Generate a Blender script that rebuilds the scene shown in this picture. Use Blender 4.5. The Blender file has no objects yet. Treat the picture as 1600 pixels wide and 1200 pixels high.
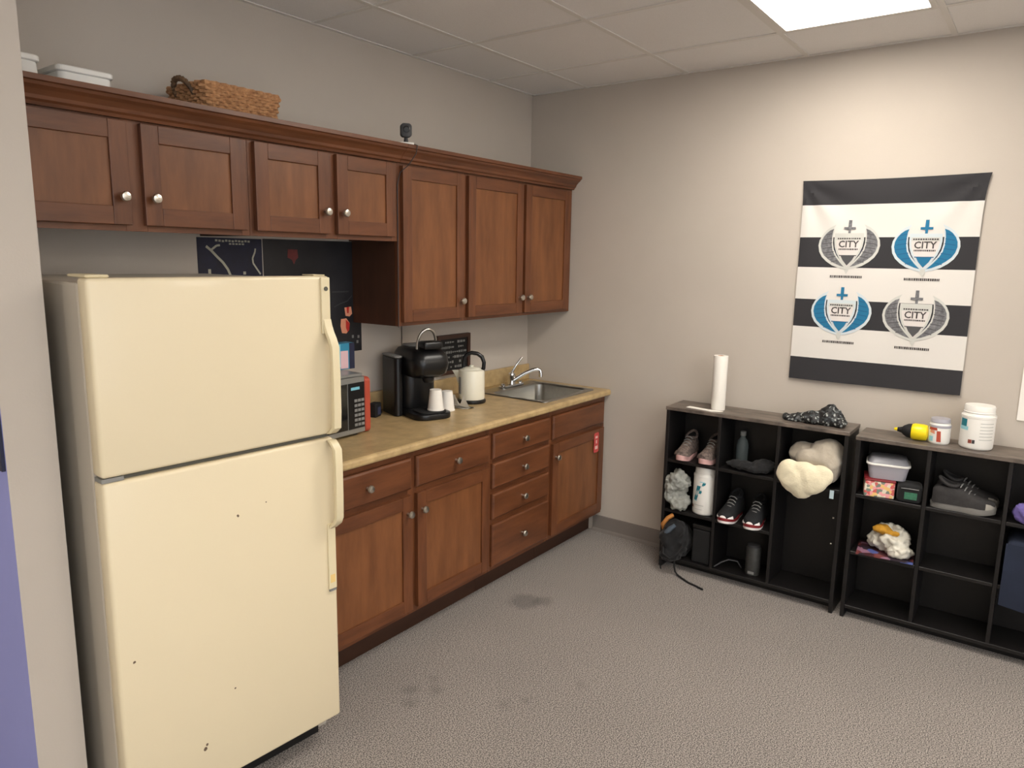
import bpy, bmesh, math, random
from mathutils import Vector, Matrix, noise

# ---------------------------------------------------------------- camera, world, light, exposure
S = bpy.context.scene
COL = S.collection
CAM_POS = Vector((-3.8051, -2.6819, 1.6686))
FWD = Vector((0.79366, 0.58388, -0.17086)); RGT = Vector((0.59475, -0.80375, 0.01602)); UPV = Vector((0.12798, 0.11433, 0.98516))
cam_d = bpy.data.cameras.new('camera'); cam = bpy.data.objects.new('camera', cam_d); COL.objects.link(cam)
cam_d.sensor_fit = 'HORIZONTAL'; cam_d.sensor_width = 36.0; cam_d.lens = 36.0 * 1135.53 / 1600.0
cam_d.clip_start = 0.02
M = Matrix((RGT, UPV, -FWD)).transposed().to_4x4(); M.translation = CAM_POS
cam.matrix_world = M
S.camera = cam
world = bpy.data.worlds.new('world'); S.world = world; world.use_nodes = True
world.node_tree.nodes['Background'].inputs[0].default_value = (0.9, 0.92, 1.0, 1)
world.node_tree.nodes['Background'].inputs[1].default_value = 0.05
S.view_settings.view_transform = 'Standard'; S.view_settings.look = 'None'
S.view_settings.gamma = 1.0; S.view_settings.use_curve_mapping = False
S.view_settings.exposure = 0.7
LAMP_STRENGTH = 12.0
DAY_FILL_STRENGTH = 1.4
LAMP_COLOR = (1.0, 0.935, 0.845, 1)

# ---------------------------------------------------------------- room measures (metres; room corner at the origin)
H = 2.6406            # ceiling
XL, YF = -7.4, -6.0   # far ends of the room behind the camera
TILE = 0.6096
GX, GY = -0.4354, -0.3905   # first ceiling grid lines

random.seed(4)
R = math.radians
PI = math.pi

def lin(c):
    c = c / 255.0
    return c / 12.92 if c <= 0.04045 else ((c + 0.055) / 1.055) ** 2.4
def rgb(r, g, b): return (lin(r), lin(g), lin(b), 1.0)

# ---------------------------------------------------------------- materials
MATS = {}
def mat(name, col, rough=0.5, metal=0.0, noise_amt=0.0, noise_scale=8.0, stretch=(1, 1, 1), bump=0.0, bump_scale=200.0,
        col2=None, emit=None, coat=0.0, trans=0.0, alpha=1.0, ior=1.45, sheen=0.0, detail=4.0):
    if name in MATS: return MATS[name]
    m = bpy.data.materials.new(name); m.use_nodes = True
    nt = m.node_tree; N = nt.nodes; L = nt.links; b = N['Principled BSDF']
    b.inputs['Base Color'].default_value = col; b.inputs['Roughness'].default_value = rough; b.inputs['Metallic'].default_value = metal
    b.inputs['IOR'].default_value = ior
    b.inputs['Coat Weight'].default_value = coat; b.inputs['Coat Roughness'].default_value = 0.25
    b.inputs['Transmission Weight'].default_value = trans; b.inputs['Alpha'].default_value = alpha
    b.inputs['Sheen Weight'].default_value = sheen
    if emit:
        b.inputs['Emission Color'].default_value = emit[0]; b.inputs['Emission Strength'].default_value = emit[1]
    tc = N.new('ShaderNodeTexCoord')
    if noise_amt > 0 or col2:
        mp = N.new('ShaderNodeMapping'); mp.inputs['Scale'].default_value = stretch
        L.new(tc.outputs['Object'], mp.inputs['Vector'])
        oi = N.new('ShaderNodeObjectInfo'); ad = N.new('ShaderNodeVectorMath'); ad.operation = 'MULTIPLY_ADD'
        ad.inputs[1].default_value = (1, 1, 1)
        cb = N.new('ShaderNodeCombineXYZ')
        mu = N.new('ShaderNodeMath'); mu.operation = 'MULTIPLY'; mu.inputs[1].default_value = 37.0
        L.new(oi.outputs['Random'], mu.inputs[0])
        for k in range(3): L.new(mu.outputs[0], cb.inputs[k])
        L.new(mp.outputs[0], ad.inputs[0]); L.new(cb.outputs[0], ad.inputs[2])
        nz = N.new('ShaderNodeTexNoise'); nz.inputs['Scale'].default_value = noise_scale; nz.inputs['Detail'].default_value = detail
        nz.inputs['Roughness'].default_value = 0.6
        L.new(ad.outputs[0], nz.inputs['Vector'])
        rp = N.new('ShaderNodeValToRGB')
        c2 = col2 if col2 else tuple([col[i] * (1 - noise_amt) for i in range(3)] + [1])
        rp.color_ramp.elements[0].position = 0.3; rp.color_ramp.elements[0].color = c2
        rp.color_ramp.elements[1].position = 0.7; rp.color_ramp.elements[1].color = col
        L.new(nz.outputs['Fac'], rp.inputs['Fac']); L.new(rp.outputs['Color'], b.inputs['Base Color'])
    if bump > 0:
        nb = N.new('ShaderNodeTexNoise'); nb.inputs['Scale'].default_value = bump_scale; nb.inputs['Detail'].default_value = 3
        L.new(tc.outputs['Object'], nb.inputs['Vector'])
        bp = N.new('ShaderNodeBump'); bp.inputs['Strength'].default_value = bump; bp.inputs['Distance'].default_value = 0.002
        L.new(nb.outputs['Fac'], bp.inputs['Height']); L.new(bp.outputs['Normal'], b.inputs['Normal'])
    MATS[name] = m
    return m

WALLC = rgb(190, 181, 170)
m_wall = mat('wall_paint', WALLC, 0.75, noise_amt=0.04, noise_scale=3, bump=0.15, bump_scale=160)
m_blue = mat('blue_paint', rgb(150, 154, 212), 0.7, noise_amt=0.05, noise_scale=3)
m_tile = mat('ceiling_tile', rgb(238, 235, 232), 0.95, noise_amt=0.07, noise_scale=240, bump=0.5, bump_scale=320)
m_tee = mat('tee_white', rgb(222, 218, 212), 0.5)
m_base = mat('vinyl_base', rgb(128, 120, 114), 0.55, noise_amt=0.05)
W1, W2 = rgb(114, 68, 40), rgb(84, 47, 26)
m_wood_v = mat('cherry_upright_grain', W1, 0.38, col2=W2, noise_scale=7, stretch=(3.2, 3.2, 0.5), bump=0.05, bump_scale=90, coat=0.15)
m_wood_h = mat('cherry_cross_grain', W1, 0.38, col2=W2, noise_scale=7, stretch=(0.5, 3.2, 3.2), bump=0.05, bump_scale=90, coat=0.15)
m_panel = mat('cherry_panel_veneer', rgb(130, 82, 48), 0.4, col2=rgb(102, 61, 34), noise_scale=5, stretch=(3.2, 3.2, 0.6), bump=0.05, bump_scale=90, coat=0.1)
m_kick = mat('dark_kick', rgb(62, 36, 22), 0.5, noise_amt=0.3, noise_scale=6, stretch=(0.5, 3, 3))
m_inside = mat('cabinet_side', rgb(74, 47, 33), 0.45, noise_amt=0.25, noise_scale=6, stretch=(3, 3, 0.5))
m_nickel = mat('brushed_nickel', rgb(205, 200, 190), 0.28, metal=1.0)
m_lam = mat('tan_laminate', rgb(196, 170, 124), 0.34, col2=rgb(158, 134, 94), noise_scale=14, detail=8)
m_steel = mat('stainless', rgb(176, 174, 168), 0.3, metal=1.0, noise_amt=0.15, noise_scale=5, stretch=(1, 8, 8))
m_chrome = mat('chrome', rgb(215, 215, 215), 0.08, metal=1.0)
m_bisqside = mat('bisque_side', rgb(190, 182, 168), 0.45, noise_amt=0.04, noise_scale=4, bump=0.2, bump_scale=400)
m_hand = mat('bisque_plastic', rgb(220, 207, 172), 0.4, noise_amt=0.06, noise_scale=5)
m_yell = mat('yellowed_plastic', rgb(226, 196, 128), 0.45)
m_gasket = mat('grey_gasket', rgb(84, 82, 74), 0.7)
m_black = mat('black_plastic', rgb(20, 20, 21), 0.32)
m_matte = mat('matte_black', rgb(24, 24, 25), 0.75, noise_amt=0.3, noise_scale=20)
m_shelf = mat('black_laminate', rgb(23, 21, 21), 0.42, noise_amt=0.3, noise_scale=9, stretch=(1, 6, 6), bump=0.1, bump_scale=120)
m_shelftop = mat('black_laminate_painted_sheen', rgb(122, 110, 100), 0.4, col2=rgb(66, 60, 56), noise_scale=10, stretch=(4, 1, 1), detail=8)  # black laminate lightened: the wall's glossy reflection is painted into the colour
m_glass = mat('dark_glass', rgb(10, 12, 16), 0.06, coat=0.6)
m_silver = mat('silver_plastic', rgb(150, 150, 146), 0.35, metal=0.5)
m_white = mat('white_plastic', rgb(232, 230, 224), 0.35)
m_offw = mat('off_white_paper', rgb(236, 232, 224), 0.8, noise_amt=0.04, noise_scale=12)
m_kettle = mat('cream_enamel', rgb(232, 228, 210), 0.3, coat=0.3)
m_red = mat('red_plastic', rgb(172, 72, 52), 0.45)
m_sticker = mat('red_sticker', rgb(200, 76, 74), 0.5)
m_stickw = mat('sticker_print', rgb(236, 196, 190), 0.5)
m_grey = mat('grey_plastic', rgb(128, 128, 126), 0.45)
m_dgrey = mat('dark_grey', rgb(58, 58, 60), 0.6, noise_amt=0.2)
m_teal = mat('teal_print', rgb(24, 118, 132), 0.45)
m_lteal = mat('pale_teal_print', rgb(150, 206, 216), 0.5)
m_brownp = mat('brown_print', rgb(140, 72, 60), 0.5)
m_wick = mat('wicker', rgb(206, 158, 112), 0.65, col2=rgb(150, 104, 68), noise_scale=60)
m_wickd = mat('wicker_handle', rgb(128, 98, 70), 0.65, col2=rgb(84, 64, 48), noise_scale=60)
m_navy = mat('navy_print', rgb(30, 34, 62), 0.5, col2=rgb(22, 24, 40), noise_scale=12)
m_map = mat('map_line_print', rgb(178, 176, 160), 0.6)
m_post = mat('charcoal_print', rgb(40, 40, 44), 0.45, col2=rgb(26, 26, 30), noise_scale=6)
m_postred = mat('dull_red_print', rgb(112, 44, 44), 0.5, noise_amt=0.3, noise_scale=60)
m_flesh = mat('peach_print', rgb(222, 150, 120), 0.5)
m_brightred = mat('bright_red_print', rgb(186, 44, 36), 0.5)
m_cyan = mat('cyan_print', rgb(44, 128, 160), 0.45)
m_lcyan = mat('light_cyan_print', rgb(120, 186, 204), 0.45)
m_pink = mat('pink_print', rgb(214, 180, 184), 0.5)
m_frame = mat('brown_frame', rgb(70, 44, 34), 0.5, noise_amt=0.2, noise_scale=20)
m_bk = mat('banner_black', rgb(44, 43, 46), 0.8, bump=0.1, bump_scale=600)
m_wh = mat('banner_white', rgb(214, 210, 204), 0.8, bump=0.1, bump_scale=600)
m_eblue = mat('emblem_blue', rgb(30, 108, 146), 0.8)
m_eblued = mat('emblem_dark_blue', rgb(28, 92, 132), 0.8)
m_eshad = mat('emblem_shadow', rgb(44, 48, 66), 0.8)
m_elight = mat('emblem_pale_outline', rgb(196, 206, 210), 0.8)
m_egrey = mat('emblem_grey', rgb(128, 128, 130), 0.8, col2=rgb(84, 84, 88), noise_scale=90)
m_egreyd = mat('emblem_dark_grey', rgb(78, 78, 80), 0.8)
m_egreyl = mat('emblem_light_grey', rgb(196, 196, 190), 0.8)
m_ewhite = mat('emblem_white', rgb(212, 206, 202), 0.8)
m_etext = mat('emblem_text', rgb(70, 66, 66), 0.8)
m_cream = mat('cream_fleece', rgb(234, 224, 194), 0.95, noise_amt=0.12, noise_scale=30, sheen=0.3, bump=0.8, bump_scale=140)
m_creamsh = mat('shaded_fleece', rgb(178, 168, 152), 0.95, noise_amt=0.15, noise_scale=30, sheen=0.3, bump=0.8, bump_scale=140)  # same fleece inside the opening, its shade painted as grey
m_bcloth = mat('black_cloth', rgb(22, 22, 24), 0.9, noise_amt=0.35, noise_scale=30, sheen=0.1)
m_purple = mat('purple_cloth', rgb(116, 102, 170), 0.9, noise_amt=0.2, noise_scale=20)
m_navyc = mat('navy_cloth', rgb(31, 39, 58), 0.9, noise_amt=0.25, noise_scale=14)
m_bag = mat('clear_bag', rgb(214, 216, 208), 0.18, noise_amt=0.45, noise_scale=22, trans=0.45, ior=1.25)
m_bagw = mat('white_bag', rgb(226, 222, 208), 0.45, noise_amt=0.3, noise_scale=24)
m_yel = mat('yellow_plastic', rgb(240, 214, 24), 0.3)
m_yelc = mat('amber_cloth', rgb(206, 150, 44), 0.8, noise_amt=0.25, noise_scale=30)
m_tan = mat('tan_strap', rgb(176, 118, 58), 0.8)
m_tub = mat('grey_food_tub', rgb(166, 164, 172), 0.3)
m_tubt = mat('grey_food_lid', rgb(136, 136, 142), 0.3)
m_shoe = mat('black_mesh_shoe', rgb(26, 27, 30), 0.8, noise_amt=0.4, noise_scale=80)
m_shoeg = mat('dark_grey_shoe', rgb(50, 48, 48), 0.8, noise_amt=0.4, noise_scale=60)
m_shoet = mat('taupe_speckled_shoe', rgb(128, 112, 104), 0.85, col2=rgb(58, 50, 48), noise_scale=70)
m_solew = mat('white_sole', rgb(236, 230, 228), 0.5)
m_soler = mat('dark_red_sole', rgb(124, 30, 36), 0.5)
m_solep = mat('pink_sole', rgb(206, 164, 160), 0.6)
m_soleg = mat('grey_sole', rgb(118, 116, 112), 0.6)
m_toe = mat('light_grey_toe', rgb(142, 138, 130), 0.7)
m_bottle = mat('smoky_bottle', rgb(120, 130, 132), 0.15, trans=0.5, ior=1.3)
m_lblue = mat('pale_blue_plastic', rgb(186, 206, 214), 0.4)
m_green = mat('green_print', rgb(60, 120, 92), 0.6, noise_amt=0.4, noise_scale=90)
m_lens = mat('diffuser', rgb(255, 250, 240), 0.4, emit=(LAMP_COLOR, LAMP_STRENGTH))

def floral(name, cols, scale):
    m = bpy.data.materials.new(name); m.use_nodes = True
    nt = m.node_tree; N = nt.nodes; L = nt.links; b = N['Principled BSDF']; b.inputs['Roughness'].default_value = 0.5
    tc = N.new('ShaderNodeTexCoord'); v = N.new('ShaderNodeTexVoronoi'); v.inputs['Scale'].default_value = scale
    L.new(tc.outputs['Object'], v.inputs['Vector'])
    sp = N.new('ShaderNodeSeparateColor'); L.new(v.outputs['Color'], sp.inputs[0])
    rp = N.new('ShaderNodeValToRGB'); rp.color_ramp.interpolation = 'CONSTANT'
    e = rp.color_ramp.elements
    while len(e) < len(cols): e.new(0.5)
    for i, c in enumerate(cols): e[i].position = i / len(cols); e[i].color = c
    L.new(sp.outputs[0], rp.inputs['Fac']); L.new(rp.outputs['Color'], b.inputs['Base Color'])
    return m
m_band = floral('bandana_print', [rgb(18, 18, 20)] * 4 + [rgb(60, 66, 68), rgb(150, 154, 152), rgb(24, 26, 28)], 120)
m_flor = floral('floral_print', [rgb(226, 214, 196), rgb(206, 96, 92), rgb(232, 190, 120), rgb(120, 130, 120), rgb(234, 160, 160), rgb(220, 214, 190)], 75)
m_paper = floral('mixed_print', [rgb(150, 110, 130), rgb(70, 30, 36), rgb(82, 96, 160), rgb(120, 60, 60), rgb(46, 34, 44)], 26)

def marked(name, base, rough, spots, noise_amt=0.0):
    """fridge enamel with a few dark chips at fixed places (object coordinates)"""
    m = bpy.data.materials.new(name); m.use_nodes = True
    nt = m.node_tree; N = nt.nodes; L = nt.links; b = N['Principled BSDF']
    b.inputs['Roughness'].default_value = rough; b.inputs['Coat Weight'].default_value = 0.1
    tc = N.new('ShaderNodeTexCoord'); nz = N.new('ShaderNodeTexNoise'); nz.inputs['Scale'].default_value = 140
    L.new(tc.outputs['Object'], nz.inputs['Vector'])
    fac = None
    for (p, r) in spots:
        d = N.new('ShaderNodeVectorMath'); d.operation = 'DISTANCE'; d.inputs[1].default_value = p
        L.new(tc.outputs['Object'], d.inputs[0])
        a = N.new('ShaderNodeMath'); a.operation = 'MULTIPLY_ADD'; a.inputs[1].default_value = r * 1.2
        L.new(nz.outputs['Fac'], a.inputs[0]); L.new(d.outputs['Value'], a.inputs[2])
        c = N.new('ShaderNodeMath'); c.operation = 'LESS_THAN'; c.inputs[1].default_value = r * 1.5
        L.new(a.outputs[0], c.inputs[0])
        if fac is None: fac = c.outputs[0]
        else:
            mx = N.new('ShaderNodeMath'); mx.operation = 'MAXIMUM'; L.new(fac, mx.inputs[0]); L.new(c.outputs[0], mx.inputs[1]); fac = mx.outputs[0]
    mix = N.new('ShaderNodeMix'); mix.data_type = 'RGBA'
    mix.inputs[6].default_value = base; mix.inputs[7].default_value = rgb(96, 78, 60)
    L.new(fac, mix.inputs[0]); L.new(mix.outputs[2], b.inputs['Base Color'])
    nb = N.new('ShaderNodeTexNoise'); nb.inputs['Scale'].default_value = 260
    L.new(tc.outputs['Object'], nb.inputs['Vector'])
    bp = N.new('ShaderNodeBump'); bp.inputs['Strength'].default_value = 0.12; bp.inputs['Distance'].default_value = 0.001
    L.new(nb.outputs['Fac'], bp.inputs['Height']); L.new(bp.outputs['Normal'], b.inputs['Normal'])
    return m

def carpet_material():
    m = bpy.data.materials.new('carpet'); m.use_nodes = True
    nt = m.node_tree; N = nt.nodes; L = nt.links; b = N['Principled BSDF']; b.inputs['Roughness'].default_value = 1.0
    b.inputs['Sheen Weight'].default_value = 0.2
    tc = N.new('ShaderNodeTexCoord')
    n1 = N.new('ShaderNodeTexNoise'); n1.inputs['Scale'].default_value = 230; n1.inputs['Detail'].default_value = 1
    n2 = N.new('ShaderNodeTexNoise'); n2.inputs['Scale'].default_value = 1.6; n2.inputs['Detail'].default_value = 3
    n3 = N.new('ShaderNodeTexNoise'); n3.inputs['Scale'].default_value = 22; n3.inputs['Detail'].default_value = 4
    for n in (n1, n2, n3): L.new(tc.outputs['Object'], n.inputs['Vector'])
    rp = N.new('ShaderNodeValToRGB')
    rp.color_ramp.elements[0].position = 0.40; rp.color_ramp.elements[0].color = rgb(76, 71, 68)
    rp.color_ramp.elements[1].position = 0.60; rp.color_ramp.elements[1].color = rgb(168, 159, 152)
    L.new(n1.outputs['Fac'], rp.inputs['Fac'])
    # soiling: one broad blot and drips by the cabinets
    col = rp.outputs['Color']
    def darken(col, fac, amount):
        mx = N.new('ShaderNodeMix'); mx.data_type = 'RGBA'; mx.blend_type = 'MULTIPLY'
        mx.inputs[7].default_value = (amount, amount, amount, 1)
        L.new(fac, mx.inputs[0]); L.new(col, mx.inputs[6]); return mx.outputs[2]
    r2 = N.new('ShaderNodeMapRange'); r2.inputs[1].default_value = 0.35; r2.inputs[2].default_value = 0.75
    L.new(n2.outputs['Fac'], r2.inputs[0]); col = darken(col, r2.outputs[0], 0.9)
    def blot(p, rad, edge, wob):
        d = N.new('ShaderNodeVectorMath'); d.operation = 'DISTANCE'; d.inputs[1].default_value = p
        L.new(tc.outputs['Object'], d.inputs[0])
        a = N.new('ShaderNodeMath'); a.operation = 'MULTIPLY_ADD'; a.inputs[1].default_value = wob
        L.new(n3.outputs['Fac'], a.inputs[0]); L.new(d.outputs['Value'], a.inputs[2])
        mr = N.new('ShaderNodeMapRange'); mr.inputs[1].default_value = rad + wob * 0.5 + edge; mr.inputs[2].default_value = rad + wob * 0.5 - edge
        L.new(a.outputs[0], mr.inputs[0]); return mr.outputs[0]
    for p, rad, am in [((-1.06, -0.76, 0), 0.075, 0.66), ((-1.0, -0.83, 0), 0.045, 0.7), ((-1.94, -0.84, 0), 0.03, 0.72), ((-1.88, -0.92, 0), 0.022, 0.72),
                       ((-1.83, -0.87, 0), 0.02, 0.75), ((-2.0, -0.9, 0), 0.026, 0.74), ((-1.79, -1.19, 0), 0.025, 0.8), ((-1.72, -1.24, 0), 0.018, 0.8), ((-1.5, -1.35, 0), 0.018, 0.8)]:
        col = darken(col, blot(p, rad, 0.02, 0.06), am)
    L.new(col, b.inputs['Base Color'])
    bp = N.new('ShaderNodeBump'); bp.inputs['Strength'].default_value = 0.4; bp.inputs['Distance'].default_value = 0.003
    L.new(n1.outputs['Fac'], bp.inputs['Height']); L.new(bp.outputs['Normal'], b.inputs['Normal'])
    return m

# ---------------------------------------------------------------- mesh helpers
def new_bm(): return bmesh.new()
def box(bm, x0, x1, y0, y1, z0, z1, bevel=0.0, seg=1):
    vs = [bm.verts.new(p) for p in ((x0, y0, z0), (x1, y0, z0), (x1, y1, z0), (x0, y1, z0), (x0, y0, z1), (x1, y0, z1), (x1, y1, z1), (x0, y1, z1))]
    fs = [bm.faces.new([vs[i] for i in f]) for f in ((3, 2, 1, 0), (4, 5, 6, 7), (0, 1, 5, 4), (1, 2, 6, 5), (2, 3, 7, 6), (3, 0, 4, 7))]
    if bevel > 0:
        es = list({e for f in fs for e in f.edges})
        bmesh.ops.bevel(bm, geom=es, offset=bevel, segments=seg, profile=0.5, affect='EDGES')
    return bm
def bx(*a, **k): return box(new_bm(), *a, **k)
def tube(bm, pts, r, seg=8, closed=False, cap=True):
    pts = [Vector(p) for p in pts]; n = len(pts)
    rs = r if isinstance(r, (list, tuple)) else [r] * n
    rings = []; prev = None
    for i, p in enumerate(pts):
        if closed: t = pts[(i + 1) % n] - pts[i - 1]
        else: t = pts[min(i + 1, n - 1)] - pts[max(i - 1, 0)]
        t.normalize()
        if prev is None:
            a = Vector((0, 0, 1)) if abs(t.z) < 0.9 else Vector((1, 0, 0))
            u = t.cross(a).normalized()
        else:
            u = (prev - t * prev.dot(t)).normalized()
        prev = u; v = t.cross(u)
        rings.append([bm.verts.new(p + (u * math.cos(2 * PI * k / seg) + v * math.sin(2 * PI * k / seg)) * rs[i]) for k in range(seg)])
    m = n if closed else n - 1
    for i in range(m):
        A, B = rings[i], rings[(i + 1) % n]
        for k in range(seg):
            bm.faces.new((A[k], A[(k + 1) % seg], B[(k + 1) % seg], B[k]))
    if cap and not closed:
        bm.faces.new(rings[0][::-1]); bm.faces.new(rings[-1])
    return bm
def lathe(bm, prof, seg=28, cx=0, cy=0, axis='z', cap=True):
    rings = []
    for r, z in prof:
        ring = []
        for k in range(seg):
            a = 2 * PI * k / seg; x, y = r * math.cos(a), r * math.sin(a)
            if axis == 'z': p = (cx + x, cy + y, z)
            elif axis == 'y': p = (cx + x, z, cy + y)
            else: p = (z, cx + x, cy + y)
            ring.append(bm.verts.new(p))
        rings.append(ring)
    for A, B in zip(rings[:-1], rings[1:]):
        for k in range(seg): bm.faces.new((A[k], A[(k + 1) % seg], B[(k + 1) % seg], B[k]))
    if cap:
        bm.faces.new(rings[0][::-1]); bm.faces.new(rings[-1])
    bmesh.ops.recalc_face_normals(bm, faces=bm.faces)
    return bm
def prism(bm, poly, d0, d1, axis='y', bevel=0.0, seg=1):
    def P(a, b, d):
        return {'y': (a, d, b), 'x': (d, a, b), 'z': (a, b, d)}[axis]
    A = [bm.verts.new(P(a, b, d0)) for a, b in poly]; B = [bm.verts.new(P(a, b, d1)) for a, b in poly]
    fs = [bm.faces.new(A[::-1]), bm.faces.new(B)]; n = len(poly)
    for i in range(n): fs.append(bm.faces.new((A[i], A[(i + 1) % n], B[(i + 1) % n], B[i])))
    bmesh.ops.recalc_face_normals(bm, faces=fs)
    if bevel > 0:
        es = list({e for f in fs[:2] for e in f.edges})
        bmesh.ops.bevel(bm, geom=es, offset=bevel, segments=seg, profile=0.5, affect='EDGES')
    return bm
def rrect(x0, x1, y0, y1, r, seg=5):
    out = []
    for cx, cy, a0 in ((x1 - r, y1 - r, 0), (x0 + r, y1 - r, PI / 2), (x0 + r, y0 + r, PI), (x1 - r, y0 + r, 1.5 * PI)):
        for k in range(seg + 1):
            a = a0 + PI / 2 * k / seg; out.append((cx + r * math.cos(a), cy + r * math.sin(a)))
    return out
def loft(bm, rings, cap=True):
    V = [[bm.verts.new(p) for p in ring] for ring in rings]; n = len(V[0])
    for A, B in zip(V[:-1], V[1:]):
        for k in range(n): bm.faces.new((A[k], A[(k + 1) % n], B[(k + 1) % n], B[k]))
    if cap:
        bm.faces.new(V[0][::-1]); bm.faces.new(V[-1])
    bmesh.ops.recalc_face_normals(bm, faces=bm.faces)
    return bm

def obj(name, bm, m, parent=None, smooth=False, loc=None):
    me = bpy.data.meshes.new(name)
    bm.normal_update(); bm.to_mesh(me); bm.free()
    for k in (m if isinstance(m, (list, tuple)) else [m]): me.materials.append(k)
    if smooth:
        for p in me.polygons: p.use_smooth = True
        try: me.set_sharp_from_angle(angle=R(42))
        except Exception: pass
    o = bpy.data.objects.new(name, me); COL.objects.link(o)
    if loc is not None: o.location = loc
    if parent: o.parent = parent
    return o
def tag(o, label, cat, group=None):
    o['label'] = label; o['category'] = cat
    if group: o['group'] = group
    return o
def thing(name, label, cat, loc=(0, 0, 0), rotz=0.0, group=None):
    o = bpy.data.objects.new(name, None); COL.objects.link(o); o.empty_display_size = 0.05
    o.location = loc; o.rotation_euler = (0, 0, rotz)
    return tag(o, label, cat, group)
def struct(o): o['kind'] = 'structure'; return o

def lump(name, parts, m, parent=None, voxel=0.01, disp=0.012, scale=0.05, smooth_it=6, fold=0.0, seed=0, floor=None, clip=None):
    """soft crumpled thing: ellipsoids melted together, smoothed and creased"""
    bm = new_bm()
    for (c, r) in parts:
        mm = Matrix.Translation(c) @ Matrix.Diagonal((r[0], r[1], r[2], 1))
        bmesh.ops.create_icosphere(bm, subdivisions=3, radius=1, matrix=mm)
    me = bpy.data.meshes.new(name); bm.to_mesh(me); bm.free()
    t = bpy.data.objects.new('tmp', me); COL.objects.link(t)
    md = t.modifiers.new('r', 'REMESH'); md.mode = 'VOXEL'; md.voxel_size = voxel
    ms = t.modifiers.new('s', 'SMOOTH'); ms.iterations = smooth_it; ms.factor = 0.5
    dg = bpy.context.evaluated_depsgraph_get()
    me2 = bpy.data.meshes.new_from_object(t.evaluated_get(dg))
    bpy.data.objects.remove(t); bpy.data.meshes.remove(me)
    nrm = [v.normal.copy() for v in me2.vertices]
    for v, n in zip(me2.vertices, nrm):
        q = v.co / scale + Vector((seed * 7.3, seed * 3.1, seed * 1.7))
        d = noise.fractal(q, 0.9, 2.1, 3) * disp
        if fold: d += fold * (1 - abs(noise.noise(q * 0.8 + Vector((5, 5, 5)))) * 2.4)
        v.co += n * d
        if floor is not None and v.co.z < floor: v.co.z = floor
        if clip is not None:
            for k in range(3):
                lo, hi = clip[k]
                if lo is not None and v.co[k] < lo: v.co[k] = lo
                if hi is not None and v.co[k] > hi: v.co[k] = hi
    me2.name = name
    me2.materials.clear()
    for k in (m if isinstance(m, (list, tuple)) else [m]): me2.materials.append(k)
    for p in me2.polygons: p.use_smooth = True
    o = bpy.data.objects.new(name, me2); COL.objects.link(o)
    if parent: o.parent = parent
    return o

def text_bm(s, size, extrude=0.0):
    cu = bpy.data.curves.new('t', 'FONT'); cu.body = s; cu.size = size; cu.align_x = 'CENTER'; cu.align_y = 'CENTER'; cu.resolution_u = 2; cu.offset = .02 * size
    t = bpy.data.objects.new('t', cu); COL.objects.link(t)
    dg = bpy.context.evaluated_depsgraph_get(); me = bpy.data.meshes.new_from_object(t.evaluated_get(dg))
    bm = new_bm(); bm.from_mesh(me)
    bpy.data.objects.remove(t); bpy.data.curves.remove(cu); bpy.data.meshes.remove(me)
    return bm

# ================================================================ the room
m_carpet = carpet_material()
struct(obj('floor', bx(XL, 0, YF, 0, -0.1, 0), m_carpet))
struct(obj('wall_back', bx(XL, 0.12, 0, 0.12, 0, H + 0.2), m_wall))
struct(obj('wall_right', bx(0, 0.12, YF, 0, 0, H + 0.2), m_wall))
struct(obj('wall_left', bx(XL - 0.12, XL, YF, 0.12, 0, H + 0.2), m_wall))
struct(obj('wall_front', bx(XL - 0.12, 0.12, YF - 0.12, YF, 0, H + 0.2), m_wall))
# stub wall beside the refrigerator; its outer face is painted blue
bm = bx(-3.148, -3.030, -0.65, -0.0, 0, H)
for f in bm.faces: f.material_index = 1 if f.normal.x < -0.5 else 0
bm.normal_update()
for f in bm.faces: f.material_index = 1 if f.normal.x < -0.5 else 0
struct(obj('wall_partition', bm, [m_wall, m_blue]))
struct(obj('baseboard_right', prism(new_bm(), [(0, 0), (-0.016, 0), (-0.012, 0.012), (-0.006, 0.02), (-0.005, 0.1), (0, 0.102)], YF, -0.53, 'y'), m_base))

# unseen storefront panes added behind the camera, glowing as cool fill light
m_fill_pane = mat('fill_light_pane', rgb(235, 242, 255), 0.2, emit=((0.78, 0.88, 1.0, 1), DAY_FILL_STRENGTH))
m_alu = mat('window_frame', rgb(70, 70, 72), 0.4, metal=0.6)
for n, xc in enumerate((-6.55, -4.95, -3.35)):
    w = struct(obj('window_%d' % (n + 1), bx(xc - .7, xc + .7, YF + .0005, YF + .012, .25, 2.4), m_fill_pane))
    fb = ((xc - .76, xc - .7, .19, 2.46), (xc + .7, xc + .76, .19, 2.46), (xc - .7, xc + .7, .19, .25), (xc - .7, xc + .7, 2.4, 2.46))
    for (a, c, z0, z1) in fb: obj('frame_bar', bx(a, c, YF + .0005, YF + .05, z0, z1), m_alu, w)

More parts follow.
